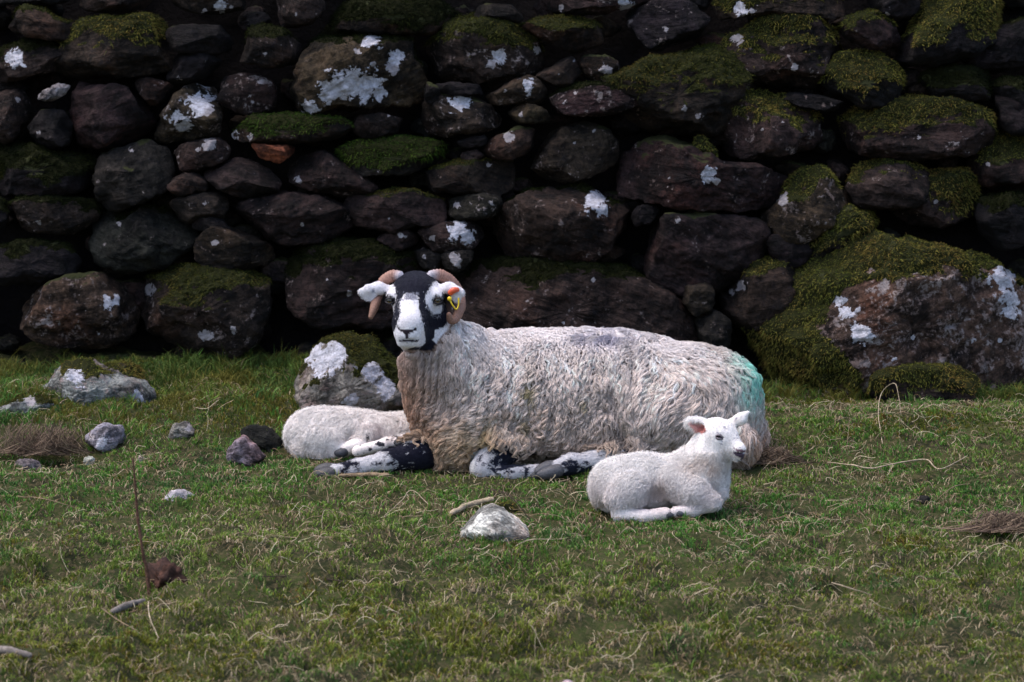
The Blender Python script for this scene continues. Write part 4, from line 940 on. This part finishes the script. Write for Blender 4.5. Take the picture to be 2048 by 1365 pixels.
hoof(lamb, P(1360, 1026, y - .118), P(1374, 1028, y - .125), .0145, .010, (.05, .06, .07)) if False else hoof(lamb, P(1356, 1024, y - .116), P(1368, 1027, y - .124), .014, .010, (.055, .06, .07))

lamb2 = tag(empty('lamb', P(690, 912, .3)), 'white lamb curled up asleep beside the chest of the ewe', 'lamb')
L2_ = Body(); y2 = .30
L2_.ell(P(690, 868, y2), (.165, .095, .082), .04, rotm(0, 0, 6))
L2_.ell(P(625, 872, y2 - .01), (.090, .090, .080), .04)
L2_.ell(P(760, 872, y2), (.11, .08, .065), .04)
L2_.ell(P(700, 880, y2 - .10), (.018, .02, .03), .02, rotm(0, 0, 20), sub=True)
L2_.ell(P(645, 882, y2 - .095), (.074, .036, .048), .008, rotm(0, 0, 10))
L2_.chain([P(600, 900, y2 - .08), P(640, 908, y2 - .10), P(690, 906, y2 - .10)], [.024, .020, .018], .02)
L2_.chain([P(735, 872, y2 - .06), P(720, 888, y2 - .09), P(690, 900, y2 - .11)], [.048, .030, .020], .008)
L2_.chain([P(820, 886, y2 - .10), P(770, 889, y2 - .145), P(715, 903, y2 - .15)], [.026, .020, .018], .004)
L2_.chain([P(800, 865, y2 + .02), P(840, 850, y2 + .05)], [.06, .05], .03)
L2_.ell(P(862, 855, y2 + .05), (.06, .05, .045), .02); L2_.cone(P(870, 865, y2 + .04), P(905, 880, y2 + .0), .035, .02, .02)
L2_.ell(P(850, 840, y2 + .09), (.012, .03, .014), .01, rotm(30))
def legs2(p): px, py = proj(p); return sst(y2 - .085, y2 - .10, p[:, 1]) * (px > 655) * (py > 876)
def lamb2_col(p, r=None):
    px, py = proj(p); n = fbm(p * 30, 3, 7); n2 = fbm(p * 55, 2, 8)
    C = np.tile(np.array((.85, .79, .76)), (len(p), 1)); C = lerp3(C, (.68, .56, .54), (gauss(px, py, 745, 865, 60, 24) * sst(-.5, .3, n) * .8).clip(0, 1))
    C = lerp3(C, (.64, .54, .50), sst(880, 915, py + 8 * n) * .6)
    C[(p[:, 1] < y2 - .10) & (px > 715) & (n2 > .22)] = (.03, .03, .04); return C
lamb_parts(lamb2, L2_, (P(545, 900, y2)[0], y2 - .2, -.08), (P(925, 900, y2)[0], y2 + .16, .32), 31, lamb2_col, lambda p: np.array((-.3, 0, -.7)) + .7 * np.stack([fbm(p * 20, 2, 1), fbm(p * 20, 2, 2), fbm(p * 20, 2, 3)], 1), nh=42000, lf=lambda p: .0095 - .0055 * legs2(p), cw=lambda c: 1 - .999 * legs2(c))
hoof(lamb2, P(690, 901, y2 - .11), P(670, 905, y2 - .12), .021, .016, (.045, .045, .055))
hoof(lamb2, P(806, 884, y2 - .14), P(790, 888, y2 - .155), .015, .010, (.02, .02, .025))

# ------------------------------------------------------------------ sticks and stems
r = np.random.default_rng(77)
def stick(name, label, cat, pts, rads, col, seed, group=None, up=.006, knots=True):
    q = [G3(a, b, u if u is not None else up) for (a, b, u) in pts] if len(pts[0]) == 3 else [G3(a, b, up) for a, b in pts]
    V, F, p_, r_ = tube1(q, [v * (.72 if max(rads) < .004 else 1) for v in rads], 9, 8); c0 = np.repeat(p_, 9, 0); V = c0 + (V - c0) * (1 + .35 * fbm(V * 60, 2, seed))[:, None] + .002 * np.stack([fbm(c0 * 25, 2, seed + k) for k in range(3)], 1)
    C = np.tile(np.array(col), (len(V), 1)) * (1 + .4 * fbm(V * 40, 2, seed))[:, None]
    return tag(mk(name, V, F, M_WOOD, None, True, {'col': C}), label, cat, group)
PALE, TAN, DK, GR = (.33, .26, .18), (.22, .155, .095), (.045, .028, .024), (.18, .15, .13)
stick('stick', 'pale barkless stick leaning on the far edge of the pale flat stone', 'stick', [(903, 1034, .012), (930, 1024, .016), (955, 1018, .018), (985, 1012, .02)], [.008, .009, .009, .007], PALE, 1)
stick('stick', 'brown broken stick lying by the front hoof of the ewe', 'stick', [(678, 957, .008), (725, 957, .012), (776, 957, .010)], [.005, .0075, .007], TAN, 2)
stick('twig', 'thin dark twig lying across the pale flat stone', 'twig', [(983, 1040, .09), (1020, 1050, .085), (1062, 1062, .03)], [.0016, .002, .0015], DK, 3)
stick('twig', 'pale straight twig in the grass right of the pale flat stone', 'twig', [(1032, 1100, .01), (1060, 1090, .014), (1128, 1088, .014)], [.0018, .0025, .002], PALE, 4)
stick('stick', 'split bark stick lying below the dark clod at the lower left', 'stick', [(225, 1232, .012), (255, 1222, .014), (288, 1212, .014)], [.009, .010, .007], GR, 5)
stick('stick', 'grey stick cut off by the left edge near the bottom', 'stick', [(-20, 1308, .012), (25, 1314, .014), (60, 1322, .012)], [.009, .010, .008], GR, 6)
stick('twig', 'straight tan straw twig below the split bark stick, slanting down right', 'twig', [(205, 1226, .012), (240, 1252, .012), (276, 1272, .012)], [.0018, .002, .0015], TAN, 7)
stick('twig', 'pale kinked twig standing right of the split bark stick', 'twig', [(298, 1234, .04), (300, 1250, .02), (318, 1284, .01)], [.0018, .002, .0015], PALE, 8)
stick('twig', 'long thin dark twig in the foreground grass right of the upright stem', 'twig', [(525, 1168, .02), (600, 1170, .022), (685, 1174, .016)], [.0015, .002, .0015], DK, 9)
stick('twig', 'pale bent twig lying in the grass at the lower right', 'twig', [(1614, 1192, .012), (1650, 1180, .02), (1690, 1184, .014), (1750, 1200, .01)], [.0018, .0025, .0025, .0015], PALE, 10)
stick('twig', 'tan forked looking twig beside the small dark pebble at the right', 'twig', [(1872, 1006, .006), (1905, 988, .02), (1940, 978, .015)], [.0018, .0022, .0015], TAN, 11)
stick('twig', 'tall bent straw arching over the grass below the moss fringed footing stone', 'straw', [(1765, 888, .0), (1757, 850, .03), (1762, 835, .08), (1790, 840, .12), (1802, 860, .05)], [.002, .0022, .0022, .002, .0012], PALE, 12)
stick('twig', 'thin orange brown straw standing in the grass right of the rump', 'straw', [(1690, 905, .0), (1696, 895, .03), (1698, 890, .09)], [.0016, .0018, .001], TAN, 13)
stick('twig', 'pale curved straw bow lying in the grass at the left, left of the brown stem', 'straw', [(35, 1006, .02), (90, 1012, .02), (150, 1022, .01)], [.0015, .0018, .0012], TAN, 14)
stick('twig', 'angled pale straw, bent like a roof, between the ewe and the pale flat stone', 'straw', [(768, 1037, .008), (800, 1018, .02), (824, 1000, .03), (858, 1017, .01)], [.0014, .0018, .0018, .0012], PALE, 15)
stick('twig', 'long wavy dead root on the grass right of the raised lamb', 'root', [(1655, 932, .01), (1700, 942, .02), (1740, 950, .02), (1790, 940, .02), (1850, 932, .02), (1880, 945, .01), (1935, 925, .02)], [.002, .003, .0035, .003, .003, .003, .002], PALE, 16)
q0 = G(300, 1192); hs = lambda px, py, dy: P(px, py, q0[1] + dy)
V, F, p_, r_ = tube1([hs(300, 1196, 0), hs(293, 1140, 0), hs(283, 1090, -.01), hs(273, 1010, -.01), hs(266, 916, -.02)], [.0062, .0048, .0042, .0038, .0026], 9, 10)
c0 = np.repeat(p_, 9, 0); V = c0 + (V - c0) * (1 + .3 * fbm(V * 70, 2, 3))[:, None] + .0015 * np.stack([fbm(c0 * 30, 2, k) for k in range(3)], 1)
tag(mk('stem', V, F, M_WOOD, None, True, {'col': np.tile(np.array((.11, .055, .036)), (len(V), 1))}), 'thin reddish brown dead stem standing upright in the grass at the left', 'plant stem')
# clod of peat beside the stem
pl = np.array([(292, 1160), (300, 1130), (330, 1122), (362, 1135), (378, 1160), (360, 1185), (315, 1190)], float); yy = float(G(335, 1180)[1])
V, F, at, N, mo = stone_mesh(pl, yy + .06, .07, 'r', 97, 0, 0, [], rough=2.2)
n = fbm(V * 40, 3, 4); C = lerp3((.030, .014, .010), (.075, .032, .020), sst(-.4, .5, n))
tag(mk('clod', V, F, M_WOOD, None, True, {'col': C}), 'dark reddish clod of peat at the foot of the upright stem', 'clod')

# ------------------------------------------------------------------ grass
def grass(n, xr, yr, ln, wd, seed, colf, keepf=None, lean=.55, tuft=1, flat=0.0):
    r = np.random.default_rng(seed); m = n // tuft
    x = np.repeat(r.uniform(*xr, m), tuft); yb = np.repeat(r.uniform(*yr, m), tuft); n = len(x)
    x = x + r.normal(0, .0042, n); yb = yb + r.normal(0, .0042, n)
    k = np.abs(x) < (yb + 8) * .2 + .35; x, yb = x[k], yb[k]
    p = np.stack([x, yb, gh(x, yb)], 1)
    if keepf is not None: kk = keepf(p, r); p = p[kk]
    n = len(p); cl = fbm(p * np.array([6, 6, 0]), 3, 301); cl2 = fbm(p * np.array([22, 22, 0]), 2, 302)
    L = ln * r.uniform(.45, 1.45, n) * (1 + .55 * cl + .45 * cl2); a = r.uniform(0, 6.28, n)
    wind = fbm(p * np.array([9, 9, 0]), 2, 303) * 1.5 + a
    h = np.stack([np.cos(wind), np.sin(wind), 0 * a], 1); e = np.abs(r.normal(lean, .3, n)) + flat
    d0 = unit(np.array([0, 0, 1.0]) + h * (e * .5)[:, None]); d1 = unit(np.array([0, 0, 1.0]) * (1 - flat)[None] if False else np.array([0, 0, .8 - flat]) + h * (e * 2.0)[:, None])
    path = np.stack([p - [0, 0, .004], p + d0 * (L * .5)[:, None], p + d0 * (L * .5)[:, None] + d1 * (L * .5)[:, None]], 1)
    side = unit(np.stack([-np.sin(a), np.cos(a), 0 * a], 1) + .3 * r.normal(size=(n, 3)))
    side = unit(side * .5 + np.array([1, 0, 0]) * np.sign(side[:, :1]) * .5)
    V, F = ribbons(path, (wd * r.uniform(.6, 1.5, n))[:, None] * np.array([1, .85, .12]), side)
    return V, F, np.repeat(colf(p, r, n), 6, 0)
def gcol(p, r, n):
    big = fbm(p * np.array([1.6, 2.2, 0]), 3, 311); md = fbm(p * np.array([7, 9, 0]), 3, 312)
    G_ = lerp3((.060, .165, .026), (.150, .205, .036), sst(-.5, .5, big + r.normal(0, .4, n)))
    G_ = lerp3(G_, (.045, .095, .030), sst(.0, .6, -md) * .7)
    near = sst(-.6, -1.5, p[:, 1]); G_ = lerp3(G_, (.175, .175, .028), near * .75 * sst(-.5, .5, md + .2))
    dry = r.random(n) < (.10 + .40 * sst(.15, .5, md) + .12 * near)
    D = lerp3((.34, .27, .16), (.17, .11, .06), r.random(n)); G_[dry] = D[dry]
    return G_ * r.uniform(.45, 1.65, (n, 1))
def not_wall(p, r): return p[:, 1] < 1.3
gs = [grass(460000, (-2.2, 2.2), (-2.6, 1.32), .013, .0030, 401, gcol, lambda p, r: (fbm(p * np.array([17, 22, 0]), 3, 322) + r.normal(0, .10, len(p))) > -.09, tuft=6, lean=.95),
      grass(60000, (-2.2, 2.2), (-2.6, 1.32), .026, .0024, 402, gcol, lambda p, r: fbm(p * np.array([5, 6, 0]), 2, 321) > .12, tuft=8)]
def bankk(p, r): return (p[:, 1] > .35) & (r.random(len(p)) < sst(.3, .6, p[:, 1]))
def bcol(p, r, n): return lerp3((.14, .125, .024), (.060, .100, .020), sst(-.4, .4, fbm(p * 6, 2, 5) + r.normal(0, .3, n))) * r.uniform(.6, 1.3, (n, 1))
gs.append(grass(16000, (-2.2, 2.2), (1.0, 1.32), .055, .0026, 408, bcol, lambda p, r: fbm(p * np.array([7, 7, 0]), 2, 371) > -.1, lean=.9, tuft=10))
gs.append(grass(9000, (-2.2, .0), (.3, 1.2), .050, .0024, 409, gcol, lambda p, r: fbm(p * np.array([6, 7, 0]), 2, 372) > .15, lean=1.1, tuft=12))
gs.append(grass(70000, (-2.2, .2), (.3, 1.32), .020, .0026, 403, bcol, bankk, tuft=8))
V, F, C = join(*gs)
spots = [(500, 800, .20, .15), (420, 760, .2, .1), (245, 760, .10, .07), (100, 800, .12, .08), (560, 735, .12, .06), (1690, 805, .30, .06), (1960, 840, .25, .09), (1750, 860, .2, .07), (330, 735, .15, .06), (700, 1180, .1, .1), (1250, 985, .05, .03), (880, 1290, .2, .16), (300, 1330, .3, .12), (1500, 1300, .15, .12), (60, 1180, .15, .12), (1820, 1090, .12, .08)]
mc = [(G(a_, b_), c_, d_) for a_, b_, c_, d_ in spots]
def mossy(p, r):
    f = sum(gauss(p[:, 0], p[:, 1], q[0], q[1], c_, d_) for q, c_, d_ in mc); return f + .7 * fbm(p * np.array([12, 14, 0]), 3, 351) + r.normal(0, .1, len(p)) > .44 - .12 * sst(-.6, -1.3, p[:, 1])
def mcol(p, r, n):
    k = fbm(p * 9, 3, 352) + r.normal(0, .3, n); c_ = lerp3((.065, .085, .014), (.165, .155, .024), sst(-.5, .3, k)); return lerp3(c_, (.14, .075, .025), sst(.3, .8, k)) * r.uniform(.6, 1.3, (n, 1))
Vm, Fm, Cm = grass(420000, (-2.2, 2.2), (-2.6, 1.3), .012, .0030, 406, mcol, mossy, tuft=5, lean=.7)
tag(mk('ground_moss', Vm, Fm, M_MOSS, None, False, {'col': Cm}, org=(0, 0, 0)), kind='stuff')
tag(mk('grass', V, F, M_GRASS, None, False, {'col': C}, org=(0, 0, 0)), kind='stuff')
def dcol(p, r, n): return lerp3((.50, .40, .26), (.24, .15, .08), r.random(n)) * r.uniform(.7, 1.3, (n, 1))
def clump(p, r): return (fbm(p * np.array([9, 12, 0]), 3, 331) + r.normal(0, .12, len(p))) > .27
V, F, C = join(grass(60000, (-2.2, 2.2), (-2.6, 1.2), .016, .0026, 404, dcol, clump, lean=1.5, tuft=5, flat=.25),
               grass(26000, (-2.2, 2.2), (-2.6, 1.0), .030, .0018, 405, dcol, None, lean=1.6, flat=.5))
tag(mk('dry_grass', V, F, M_GRASS, None, False, {'col': C}, org=(0, 0, 0)), kind='stuff')
# ------------------------------------------------------------------ moss cushions and root tufts on the bank
def cushion(label, px, py, w, h, dep, seed, pal, ln=.022, dens=26000, thick=.012):
    a = np.arange(9) / 9 * 6.283; rr = np.random.default_rng(seed); q = np.stack([px + w / 2 * np.cos(a) * rr.uniform(.8, 1.1, 9), py + h / 2 * np.sin(a) * rr.uniform(.85, 1.1, 9)], 1)
    y0 = float(G(px, py + h * .42)[1]); V, F, at, N, mo = stone_mesh(q, y0 + dep * .8, dep, 'd', seed, 0, 0, [], rough=1.6)
    mo = np.clip(.75 + .6 * fbm(V * 16, 3, seed), 0, 1)
    C = np.tile(np.array((.022, .018, .010)), (len(V), 1)); ob = mk('tussock', V, F, M_WOOD, None, True, {'col': C})
    g = moss_geo(V, F[0], N, mo, seed, dens=dens, ln=ln, pal=pal, thick=thick)
    mk('moss', g[0], g[1], M_MOSS, ob, False, {'col': g[2]}); return tag(ob, label, 'tussock')
cushion('gold green moss cushion against the right end of the flat grey rock', 245, 765, 110, 70, .09, 502, 'gold')
def root_tuft(label, px, py, w, h, seed):
    r = np.random.default_rng(seed); n = 520; x = px + r.normal(0, w * .28, n); q = G(x, np.full(n, py + h * .3)) + np.stack([0 * x, r.normal(0, .03, n), 0 * x], 1)
    top = h / 640 * r.uniform(.15, 1.1, n) ** 1.3; t = np.linspace(0, 1, 5)
    path = q[:, None] + np.stack([r.normal(0, .055, (n, 1)) * t ** 1.5 + .014 * np.sin(t * 6 + r.uniform(0, 6, (n, 1))), -.03 * t * np.ones((n, 1)) + .04 * t ** 2, top[:, None] * (1 - t) * np.ones((n, 1))], -1)
    V, F = tubes(path, np.full((n, 5), .0011) * r.uniform(.6, 1.6, (n, 1)), np.tile(np.array((0, -1.0, .2)), (n, 5, 1)), 3)
    C = np.repeat(lerp3((.24, .17, .115), (.07, .045, .035), r.random(n)), 15, 0)
    tag(mk('root_tuft', V, F, M_WOOD, None, True, {'col': C}), label, 'roots')
root_tuft('tangled tuft of pinkish brown dead roots at the far left bank', 85, 890, 150, 60, 601)
root_tuft('tangle of purple brown dead roots in the grass near the right edge', 2010, 1050, 90, 34, 602)
root_tuft('small tangle of straw brown roots on the ground behind the tail of the ewe', 1545, 915, 60, 30, 603)

cushion('golden moss tuft growing on top of the pale flat stone', 1012, 1018, 52, 22, .05, 507, 'gold', ln=.016)
# loose straws lying about: too many to count, thin curved and tangled
r = np.random.default_rng(808); n = 5200
x = r.uniform(-2.1, 2.1, n); yb = r.uniform(-2.5, 1.0, n); dn = fbm(np.stack([x * 3, yb * 3.5, 0 * x], -1), 3, 361); k = dn > r.uniform(-.5, .5, n); x, yb = x[k], yb[k]; n = len(x)
t = np.linspace(-.5, .5, 7); L = .035 * r.uniform(.5, 2.2, n) ; a = r.uniform(0, math.pi, n); bow = r.normal(0, .35, n)
lx = x[:, None] + np.cos(a)[:, None] * L[:, None] * t - np.sin(a)[:, None] * L[:, None] * bow[:, None] * (t ** 2) * 2
ly = yb[:, None] + np.sin(a)[:, None] * L[:, None] * t + np.cos(a)[:, None] * L[:, None] * bow[:, None] * (t ** 2) * 2
lz = gh(lx, ly) + .010 + .012 * (1 - 4 * t ** 2) * r.random((n, 1)) + L[:, None] * (t + .5) * r.normal(.0, .25, (n, 1)) ** 2
V, F = tubes(np.stack([lx, ly, lz], -1), np.full((n, 7), .0008) * r.uniform(.6, 1.5, (n, 1)), np.tile(np.array((0, -.3, 1.0)), (n, 7, 1)), 3)
C = np.repeat(lerp3((.50, .42, .28), (.20, .12, .07), r.random(n) ** 1.3), 21, 0)
tag(mk('straw_litter', V, F, M_WOOD, None, True, {'col': C}, org=(0, 0, 0)), kind='stuff')
